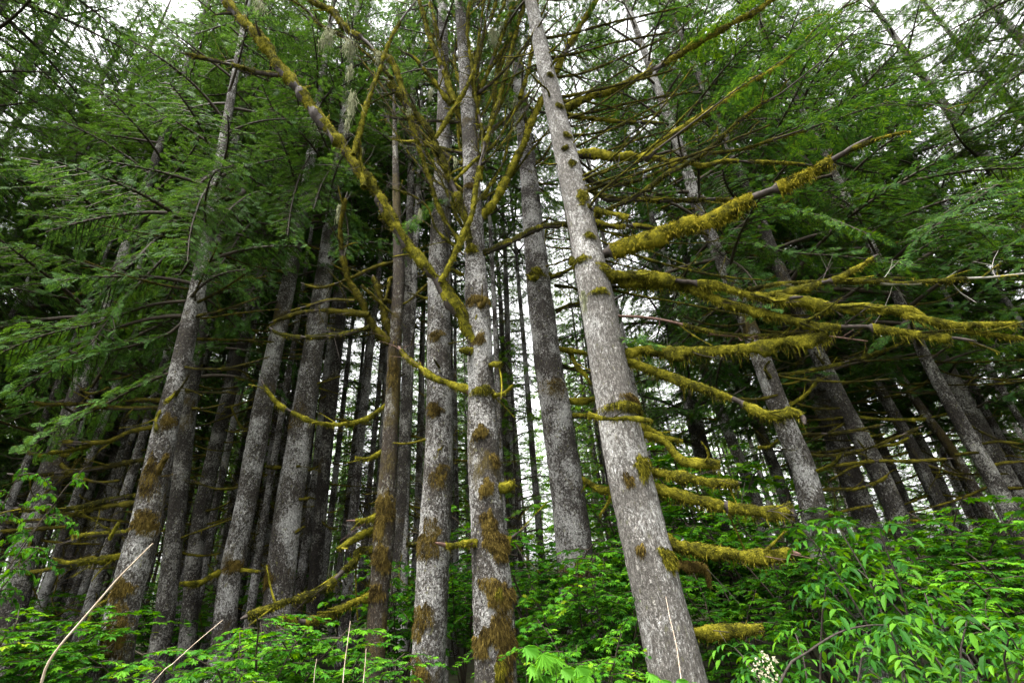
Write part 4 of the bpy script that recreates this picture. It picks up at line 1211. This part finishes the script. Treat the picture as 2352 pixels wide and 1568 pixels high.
for k, (x, y) in enumerate(taken[-5:]):
    z = [q for q in zones if q[0] <= proj((x, y, 2.5))[0] < q[1]][0]
    place_tree(SLIM[k % 2], (x, y, 0), 1.3 * k, 1.0, z[2], z[3])
count = 0
tries = 0
rs = random.Random(77)
while count < 235 and tries < 14000:
    tries += 1
    thin = count >= 125
    slim = 50 <= count < 125
    Yd = (18 + 34 * rs.random()) if thin else (9.4 + 9 * rs.random()) if slim else (12.5 + 25 * rs.random() ** 1.1)
    x = rs.uniform(-1.35, 1.35) * Yd
    if any((x - a) ** 2 + (Yd - b) ** 2 < (1.2 if thin else 0.75 if slim else 1.5 + 0.02 * Yd) ** 2 for a, b in taken):
        continue
    px, py, _ = proj((x, Yd, 2.5))
    if not -250 < px < 2600 or (slim and (1050 < px < 1900 or (count % 3 and px > 1900))):
        continue
    taken.append((x, Yd))
    z = [q for q in zones if q[0] <= px < q[1]][0]
    pr = SEED_TREES[rs.choice([0, 1, 1, 2, 0]) if px < 1250 else rs.choice([2, 3, 3, 0])]
    if thin:
        pr = rs.choice(THIN)
    elif slim:
        pr = rs.choice(SLIM)
    place_tree(pr, (x, Yd, 0), rs.uniform(0, 6.28), rs.uniform(0.85, 1.12), z[2], z[3], (rs.gauss(0, 0.012), rs.gauss(0, 0.012)))
    count += 1

# young conifers that close the view between the trunks
young = plain_conifer('young_conifer', 'x', 'tree', (0, 0, 0), 8.8, 0.07, 'bark_dark', 'young', 'needle_glow', 0, 31)
for (px, Y, s, lab) in [(1200, 13.0, 1.0, 'dark bushy young conifer between the white-blotched trunk and the dark trunk'),
                        (560, 17.0, 1.0, 'young green conifer glimpsed beside the drooping-branch trunk'),
                        (1560, 14.0, 1.0, 'light green young conifer behind the limbs right of the pale trunk'),
                        (800, 20.0, 1.1, 'small green conifer behind the slim brown tree'),
                        (1045, 18.0, 1.1, 'small dark conifer glimpsed between the two middle trunks'),
                        (470, 24.0, 1.3, 'far green young conifer behind the leaning left trunks'),
                        (1000, 27.0, 1.3, 'far young conifer in the light gap behind the straight middle trunk'),
                        (1420, 22.0, 1.3, 'young conifer beyond the dark trunk with the moss collar'),
                        (1690, 19.0, 1.2, 'young conifer in the gap right of the thin white-flecked trunk'),
                        (250, 20.0, 1.2, 'far young conifer behind the moss-streaked lower-left trunk'),
                        (1900, 21.0, 1.2, 'far young conifer behind the leaning grey trunk'),
                        (2150, 16.0, 1.0, 'young conifer in the dim stand beyond the dark furrowed trunk')]:
    p, _ = pt(px, 1330, Y)
    place_tree(young, (p[0], Y, 0), rs.uniform(0, 6), s, lab)

# the wood goes on behind: one mass of stems and glow-coloured needles
def far_wood():
    r = np.random.RandomState(99)
    g = Geo()
    pos, X, S = [], [], []
    for k in range(190):
        y = r.uniform(44, 75)
        x = r.uniform(-1.4, 1.4) * y
        h = r.uniform(20, 26)
        P = np.stack([x + r.normal(0, .1, 8), y + r.normal(0, .1, 8), np.linspace(-0.3, h, 8)], 1)
        V, Q, _ = tube(P, np.linspace(r.uniform(.14, .26), 0.03, 8), 6)
        g.add(V, Q, 1, True)
        m = 150
        a = r.rand(m) * 6.283
        z = r.uniform(0.07, 0.98, m) * h
        rad = (0.4 + 2.3 * (1 - z / h)) * r.uniform(0.3, 1, m)
        pos.append(np.stack([x + rad * np.cos(a), y + rad * np.sin(a), z], 1))
        X.append(np.stack([np.cos(a), np.sin(a), r.uniform(-.6, .1, m)], 1))
        S.append(r.uniform(0.7, 1.3, m))
    pos, X, S = np.concatenate(pos), np.concatenate(X), np.concatenate(S)
    place_templates(g, SPRAYS, pos, X, np.tile([0, 0, 1.0], (len(pos), 1)) + r.normal(0, .4, pos.shape), S, 0)
    o = obj('far_forest', g, [MAT['needle_glow'], MAT['bark_grey']])
    o['kind'] = 'stuff'


far_wood()

# ------------------------------------------------------------------ understorey
def maple_leaf(lobes, notch, seed, fold=0.12):
    r = np.random.RandomState(seed)
    V = [(0, 0, 0)]
    n = len(lobes)
    for k, (a, ln) in enumerate(lobes):
        a = math.radians(a)
        V.append((0.25 + ln * math.cos(a) * 0.75, ln * math.sin(a) * 0.75, -fold * ln * ln + r.uniform(-.03, .03)))
        if k < n - 1:
            b = math.radians((lobes[k][0] + lobes[k + 1][0]) / 2)
            m = notch * (ln + lobes[k + 1][1]) / 2
            V.append((0.25 + m * math.cos(b) * 0.75, m * math.sin(b) * 0.75, 0.03))
    F_ = [[0, i, i + 1] for i in range(1, len(V) - 1)]
    return np.array(V), np.array(F_)


VINE_LEAF = [maple_leaf([(-120, .55), (-80, .75), (-40, .9), (0, 1.0), (40, .9), (80, .75), (120, .55)], 0.62, s) for s in range(3)]
BIG_LEAF = [maple_leaf([(-125, .45), (-95, .62), (-62, .95), (-38, .72), (-18, .82), (0, 1.05), (18, .82), (38, .72), (62, .95), (95, .62), (125, .45)], 0.66, s, 0.2) for s in range(3)]


def leaflet(seed):
    r = np.random.RandomState(seed)
    x = [0, .25, .55, .8, 1.0]
    w = [0.02, .17, .20, .12, 0]
    dz = r.uniform(0.1, 0.3)
    V = []
    for a, b in zip(x, w):
        z = -dz * a * a
        V += [(a, -b, z + b * 0.5), (a, 0, z), (a, b, z + b * 0.5)]
    Fq = []
    for i in range(4):
        for j in range(2):
            k = i * 3 + j
            Fq.append([k, k + 1, k + 4, k + 3])
    return np.array(V), np.array(Fq)


LEAFLET = [leaflet(s) for s in range(3)]


HEIGHT = {}


def shrub_stems(seed, n, height, spread):
    r = random.Random(seed)
    out = []
    for k in range(n):
        a = k * 2.4 + r.uniform(-.4, .4)
        h = height * r.uniform(0.65, 1.0)
        s = spread * r.uniform(0.4, 1.0)
        t = np.linspace(0, 1, 9)
        P = np.stack([s * t ** 1.5 * math.cos(a), s * t ** 1.5 * math.sin(a), h * (t * 1.25 - 0.25 * t ** 3) * 0.98], 1)
        P[1:, :2] += np.cumsum(np.random.RandomState(seed * 50 + k).normal(0, .025, (8, 2)), 0)
        out.append(P)
    return out, r


def vine_maple(label, seed, n=7, height=2.0, spread=1.0, leaf=0.085, tw=11, mat='leaf_vine'):
    root = thing('vine_maple', label, 'shrub', (0, 0, 0))
    stems, r = shrub_stems(seed, n, height, spread)
    gs, gl = Geo(), Geo()
    pos, X, N, S = [], [], [], []
    for P in stems:
        tube_add(gs, P, 0.016, 0.005, 5)
        for k in range(tw):
            f = 0.38 + 0.62 * (k + r.random() * 0.6) / tw
            i = min(len(P) - 2, int(f * (len(P) - 1)))
            u = f * (len(P) - 1) - i
            p = P[i] * (1 - u) + P[min(i + 1, len(P) - 1)] * u
            a = k * 2.1 + r.uniform(-.6, .6)
            L = r.uniform(0.35, 0.85) * (1.15 - 0.5 * f)
            t = np.linspace(0, 1, 5)
            d = np.array([math.cos(a), math.sin(a), 0])
            Q = p + np.outer(t * L, d)
            Q[:, 2] += L * (0.22 * t - 0.35 * t ** 2)
            tube_add(gs, Q, 0.006, 0.002, 3)
            m = int(L / 0.055)
            for j in range(m):
                g_ = (j + 0.6) / m
                c = np.array([np.interp(g_, t, Q[:, q]) for q in range(3)])
                for s in (-1, 1):
                    ang = a + s * r.uniform(0.5, 1.35)
                    dl = np.array([math.cos(ang), math.sin(ang), r.uniform(-0.45, 0.1)])
                    pos.append(c + dl * 0.025); X.append(dl)
                    N.append((r.gauss(0, .28), r.gauss(0, .28), 1)); S.append(leaf * r.uniform(0.6, 1.25))
    place_templates(gl, VINE_LEAF, np.array(pos), np.array(X), np.array(N), np.array(S), 0)
    obj('stem', gs, [MAT['twig']], root)
    obj('foliage', gl, [MAT[mat]], root)
    HEIGHT[root.name] = float(np.percentile(np.array(pos)[:, 2], 97))
    return root


def elderberry(label, seed, n=7, height=2.2, spread=0.95, flowers=True):
    root = thing('elder_bush', label, 'shrub', (0, 0, 0))
    stems, r = shrub_stems(seed, n, height, spread)
    gs, gl = Geo(), Geo()
    pos, X, N, S = [], [], [], []
    for P in stems:
        tube_add(gs, P, 0.016, 0.006, 6)
        L = height
        for k in range(9):
            f = 0.30 + 0.70 * k / 8
            i = min(len(P) - 2, int(f * (len(P) - 1)))
            u = f * (len(P) - 1) - i
            p = P[i] * (1 - u) + P[i + 1] * u
            for s in (0, math.pi):
                a = k * 1.57 + s + r.uniform(-.4, .4)
                ln = r.uniform(0.2, 0.34)
                d = np.array([math.cos(a), math.sin(a), 0])
                side = np.array([-d[1], d[0], 0])
                t = np.linspace(0, 1, 5)
                Q = p + np.outer(t * ln, d)
                Q[:, 2] += ln * (0.55 * t - 0.75 * t ** 2)
                tube_add(gs, Q, 0.0035, 0.0015, 3, 1)
                for j, g_ in enumerate((0.36, 0.60, 0.84)):
                    c = np.array([np.interp(g_, t, Q[:, q]) for q in range(3)])
                    for sd in (-1, 1):
                        dl = norm(d * 0.55 + side * sd + np.array([0, 0, r.uniform(-0.5, 0.05)]))
                        pos.append(c); X.append(dl); N.append(np.array([0, 0, 1]) + d * 0.2 + rng.normal(0, .2, 3)); S.append(r.uniform(0.08, 0.125))
                pos.append(Q[-1]); X.append(norm(Q[-1] - Q[-2])); N.append(np.array([0, 0, 1.0])); S.append(r.uniform(0.1, 0.14))
    place_templates(gl, LEAFLET, np.array(pos), np.array(X), np.array(N), np.array(S), 0)
    obj('stem', gs, [MAT['wood'], MAT['leaf_elder']], root)
    obj('foliage', gl, [MAT['leaf_elder']], root)
    HEIGHT[root.name] = float(np.percentile(np.array(pos)[:, 2], 97))
    return root


def put(proto, px, ytop, Y, label, wide=1.0, rz=None, group=None):
    p, _ = pt(px, ytop, Y)
    s = max(0.25, p[2] / HEIGHT[proto.name])
    rz = rs.uniform(0, 6.28) if rz is None else rz
    b, _ = pt(px, 1330, Y)
    sc3 = (wide * s ** 0.6, wide * s ** 0.6, s)
    if proto.name not in used:
        used.add(proto.name)
        o = proto
        o.location = Vector((float(p[0]), float(Y), 0)); o.rotation_euler = (0, 0, rz); o.scale = sc3
        o['label'] = label
        if group:
            o['group'] = group
    else:
        o = dup(proto, (p[0], Y, 0), rz, sc3, label, group)
    return o


VM = [vine_maple('x', 3, 7, 2.0, 1.0), vine_maple('x', 4, 8, 2.0, 1.3, 0.08), vine_maple('x', 6, 6, 2.0, 0.9, 0.09, 13)]
front_shrubs = [
    (0, 640, 1445, 4.3, 'bright vine maple in front of the drooping-branch trunk, at the bottom edge', 1.0),
    (1, 790, 1440, 4.9, 'vine maple at the foot of the slim brown mossy tree', 0.9),
    (2, 545, 1485, 3.9, 'low bright vine maple left of the one under the mossy branch', 0.8),
    (1, 15, 1110, 5.0, 'tall vine maple at the left edge with one pale leaf layer at head height', 0.4),
    (0, 150, 1440, 6.0, 'shaded vine maple at the base of the far left trunk', 1.2),
    (2, 20, 1420, 5.4, 'dark green vine maple filling the lower left corner', 1.1),
    (1, 430, 1480, 5.4, 'dim vine maple between the lower-left trunk and the bright one', 0.8),
    (2, 925, 1290, 7.3, 'vine maple filling the gap between the brown tree and its straight neighbour', 0.8),
    (0, 1060, 1290, 8.2, 'vine maple seen between the two middle trunks', 0.8),
    (1, 1240, 1170, 7.2, 'leafy vine maple right of the white-blotched trunk', 1.0),
    (2, 1300, 1310, 6.2, 'bright vine maple in front of the dark trunk with the moss collar', 0.9),
    (0, 1400, 1300, 5.9, 'vine maple with yellow-green tips touching the pale conifer', 0.8),
    (1, 1200, 1420, 6.6, 'low vine maple at the foot of the white-blotched trunk', 0.9),
    (2, 1420, 1120, 9.2, 'tall vine maple behind the pale conifer trunk', 1.1),
    (0, 1590, 1040, 9.5, 'tall vine maple right behind the pale conifer', 1.2),
    (1, 1700, 1110, 8.4, 'vine maple under the lowest mossy limbs of the pale conifer', 1.1),
    (2, 1640, 1330, 6.2, 'dark vine maple beside the foot of the pale conifer', 1.0),
    (1, 1800, 1200, 7.0, 'shaded vine maple at the base of the leaning grey trunk', 1.0),
    (0, 2120, 1195, 6.6, 'layered vine maple behind the pinnate-leaved bush', 1.2),
    (2, 2270, 1185, 5.6, 'tall layered vine maple at the right edge', 1.1),
    (1, 2340, 1300, 4.4, 'vine maple in the lower right corner behind pinnate leaves', 1.0),
    (0, 1330, 1460, 4.3, 'small vine maple between the white-blotched trunk and the pale conifer, low down', 0.7),
]
for k, px, yt, Y, lab, wd in front_shrubs:
    put(VM[k], px, yt, Y, lab, wd)
for k in range(85):
    Y = rs.uniform(9.5, 40)
    px = rs.uniform(-60, 2420)
    hor = 1330 - (px - 1176) * 0.07
    put(VM[k % 3], px, hor - rs.uniform(100, 900) / Y + 25 * (px < 900), Y, 'shaded vine maple of the undergrowth between the back trunks', 1.3, group='undergrowth shrubs between the back trunks')

EB = [elderberry('x', 8), elderberry('x', 9, 8, 2.2, 1.1)]
put(EB[0], 1985, 1215, 3.7, 'tallest pinnate-leaved elder bush, standing before the leaning grey trunk', 0.72)
put(EB[1], 1800, 1415, 3.2, 'elder bush with a cream flower head beside the pale conifer foot', 0.65)
put(EB[1], 2170, 1370, 3.2, 'dense elder bush in the lower right, below the layered maples', 0.7)
put(EB[0], 2320, 1440, 3.0, 'elder bush cut by the lower right corner', 0.7)
put(EB[0], 2020, 1440, 2.6, 'low elder bush along the bottom edge between two taller elders', 0.6)

# cream flower head
fl = thing('flower_head', 'small cream flower cluster on a stalk among elder leaves', 'flower', pt(1762, 1545, 2.55)[0])
g = Geo()
c = pt(1762, 1535, 2.55)[0]
for k in range(60):
    p = c + rng.normal(0, 1, 3) * np.array([0.03, 0.02, 0.035])
    Vb, Fb = blades(np.repeat(p[None], 5, 0), rng.normal(0, 1, (5, 3)), np.full(5, 0.010), np.full(5, 0.004))
    g.add(Vb, Fb, 0)
obj('blossom', g, [MAT['petal']], fl)
g = Geo()
tube_add(g, np.array([c, c + [0.01, 0, -0.25], c + [0.05, 0.05, -0.9]]), 0.003, 0.005, 5)
obj('stalk', g, [MAT['twig']], fl)


# maple saplings with big bright leaves at the bottom
def sapling(label, spots, Y, mat='leaf_bright'):
    b = pt(spots[0][0], 1568, Y)[0]
    root = thing('maple_sapling', label, 'sapling', (b[0], Y, 0))
    gs, gl = Geo(), Geo()
    pos, X, N, S = [], [], [], []
    for px, py, w in spots:
        p, k = pt(px, py, Y + rnd.uniform(-0.12, 0.12))
        base = np.array([b[0] + rnd.uniform(-.05, .05), Y + 0.1, 0.0])
        node = p + np.array([0, 0.05, -0.10])
        tube_add(gs, spline(np.array([base, (base + node) / 2 + [0, .05, .1], node]), np.zeros((3, 1)), 0.1)[0], 0.005, 0.002, 4)
        a = rnd.uniform(-2.6, -0.5)
        d = norm([math.cos(a), math.sin(a) * 0.7, -0.45])
        tube_add(gs, np.array([node, (node + p) / 2, p]), 0.0018, 0.0014, 3)
        pos.append(p); X.append(d); N.append(np.array([rnd.gauss(0, .2), -0.55, 1])); S.append(w * k * 0.8)
    place_templates(gl, BIG_LEAF, np.array(pos), np.array(X), np.array(N), np.array(S), 0)
    obj('stem', gs, [MAT['twig']], root)
    obj('foliage', gl, [MAT[mat]], root)


sp1 = [(1205, 1485, 62), (1245, 1500, 70), (1275, 1510, 60), (1215, 1530, 55), (1290, 1535, 60), (1325, 1530, 62), (1255, 1550, 66), (1350, 1550, 55), (1300, 1570, 60), (1225, 1575, 60), (1345, 1585, 60), (1270, 1590, 70)]
sapling('big-leaved bright green maple sapling at the foot of the white-blotched trunk', sp1, 2.3)
sp2 = [(1420, 1560, 46), (1455, 1570, 50), (1490, 1545, 46), (1520, 1560, 46), (1555, 1560, 46), (1590, 1566, 44), (1540, 1580, 50), (1480, 1585, 46)]
sapling('bright maple sapling leaves in front of the pale conifer base', sp2, 2.5)


# pale dead canes
def cane(label, px, w, Y0, Y1, mat='cane'):
    P = [pt(x, y, Y0 + (Y1 - Y0) * k / (len(px) - 1))[0] for k, (x, y) in enumerate(px)]
    d = norm(P[0] - P[1])
    foot = P[0] + d * min(1.5, P[0][2] / max(0.3, -d[2]))
    foot[2] = -0.02
    P = np.array([foot, (foot + P[0]) / 2] + P)
    k = pt(px[0][0], px[0][1], Y0)[1]
    P, _, _ = spline(P, np.zeros((len(P), 1)), 0.05)
    P = P + np.stack([smooth_noise(len(P), len(P) / 4) for _ in range(3)], 1) * 0.004
    g = Geo()
    V, Q, _ = tube(P, np.linspace(w * k * 0.6, w * k * 0.2, len(P)), 6, 0.06)
    g.add(V, Q, 0, True)
    o = obj('dead_cane', g, [MAT[mat]])
    o['label'] = label
    o['category'] = 'dead stem'


cane('long pale dead cane slanting across the lower left corner', [(96, 1568), (108, 1530), (140, 1480), (190, 1420), (260, 1340), (310, 1290), (352, 1248)], 8, 3.2, 3.0)
cane('thin pinkish cane slanting beside the bright vine maple', [(350, 1568), (400, 1520), (450, 1475), (510, 1425)], 4, 3.2, 3.1)
cane('thin upright straw-coloured stem before the slim brown tree', [(788, 1568), (796, 1500), (804, 1425)], 4, 3.3, 3.3)
cane('short upright straw stem at the bottom edge by the slim brown tree', [(834, 1568), (838, 1530), (841, 1490)], 4, 3.2, 3.2)
cane('short pale stem at the bottom edge among bright vine maple leaves', [(720, 1568), (722, 1540), (727, 1510)], 3, 3.0, 3.0)
cane('thin tan stem leaning against the pale conifer trunk', [(1566, 1568), (1556, 1490), (1540, 1425), (1530, 1370)], 4, 4.3, 4.4)
cane('arching dark branch lying through the elder leaves', [(1790, 1568), (1850, 1500), (1920, 1455), (1990, 1437), (2030, 1435)], 9, 2.5, 2.7, 'wood')

# ------------------------------------------------------------------ ground
def ground():
    n = 110
    u = np.linspace(-1, 1, n)
    ax = np.sign(u) * np.abs(u) ** 2.2 * 900
    Xg, Yg = np.meshgrid(ax, ax + 10)
    r = np.hypot(Xg, Yg)
    Z = 0.06 * np.sin(Xg * 1.3 + 1) * np.sin(Yg * 1.1) + 0.05 * np.sin(Xg * 2.9) * np.sin(Yg * 2.3 + 2)
    Z = np.where(r < 80, Z, 0) - 0.05
    g = Geo()
    idx = np.arange(n * n).reshape(n, n)
    Q = np.stack([idx[:-1, :-1], idx[:-1, 1:], idx[1:, 1:], idx[1:, :-1]], -1).reshape(-1, 4)
    g.add(np.stack([Xg, Yg, Z], -1).reshape(-1, 3), Q, 0, True)
    o = obj('ground', g, [plain('forest_floor', (0.018, 0.014, 0.008), (0.035, 0.045, 0.012), 3, 1.0, 0.8)])
    o['kind'] = 'structure'


ground()

# ------------------------------------------------------------------ light
sdir = Vector((-0.25, -0.30, 0.92)).normalized()
sun = bpy.data.lights.new('sun', 'SUN')
sun.energy = 1.3
sun.angle = math.radians(25)
sun.color = (1.0, 0.94, 0.84)
so = bpy.data.objects.new('sun', sun)
C.objects.link(so)
so.rotation_euler = sdir.to_track_quat('Z', 'Y').to_euler()
so.location = (0, -10, 30)

world = bpy.data.worlds.new('World')
sc.world = world
world.use_nodes = True
wn, wl = world.node_tree.nodes, world.node_tree.links
wn.clear()
sky = wn.new('ShaderNodeTexSky')
sky.sky_type = 'NISHITA'
sky.sun_disc = False
sky.sun_elevation = math.asin(sdir.z)
sky.sun_rotation = math.atan2(sdir.x, sdir.y)
sky.air_density = 1.0
sky.dust_density = 5.0
hs = wn.new('ShaderNodeHueSaturation')       # an overcast sky: the same light with the blue greyed out
hs.inputs['Saturation'].default_value = 0.02
bg = wn.new('ShaderNodeBackground')
bg.inputs['Strength'].default_value = 0.15
wo = wn.new('ShaderNodeOutputWorld')
wl.new(sky.outputs[0], hs.inputs['Color'])
wl.new(hs.outputs[0], bg.inputs['Color'])
wl.new(bg.outputs[0], wo.inputs[0])

vs = sc.view_settings
sc.display_settings.display_device = 'sRGB'
vs.view_transform = 'Standard'
vs.look = 'None'
vs.exposure = 2.6
vs.gamma = 1.0
vs.use_curve_mapping = False
sc.cycles.max_bounces = 6
sc.cycles.diffuse_bounces = 3
sc.cycles.transmission_bounces = 3
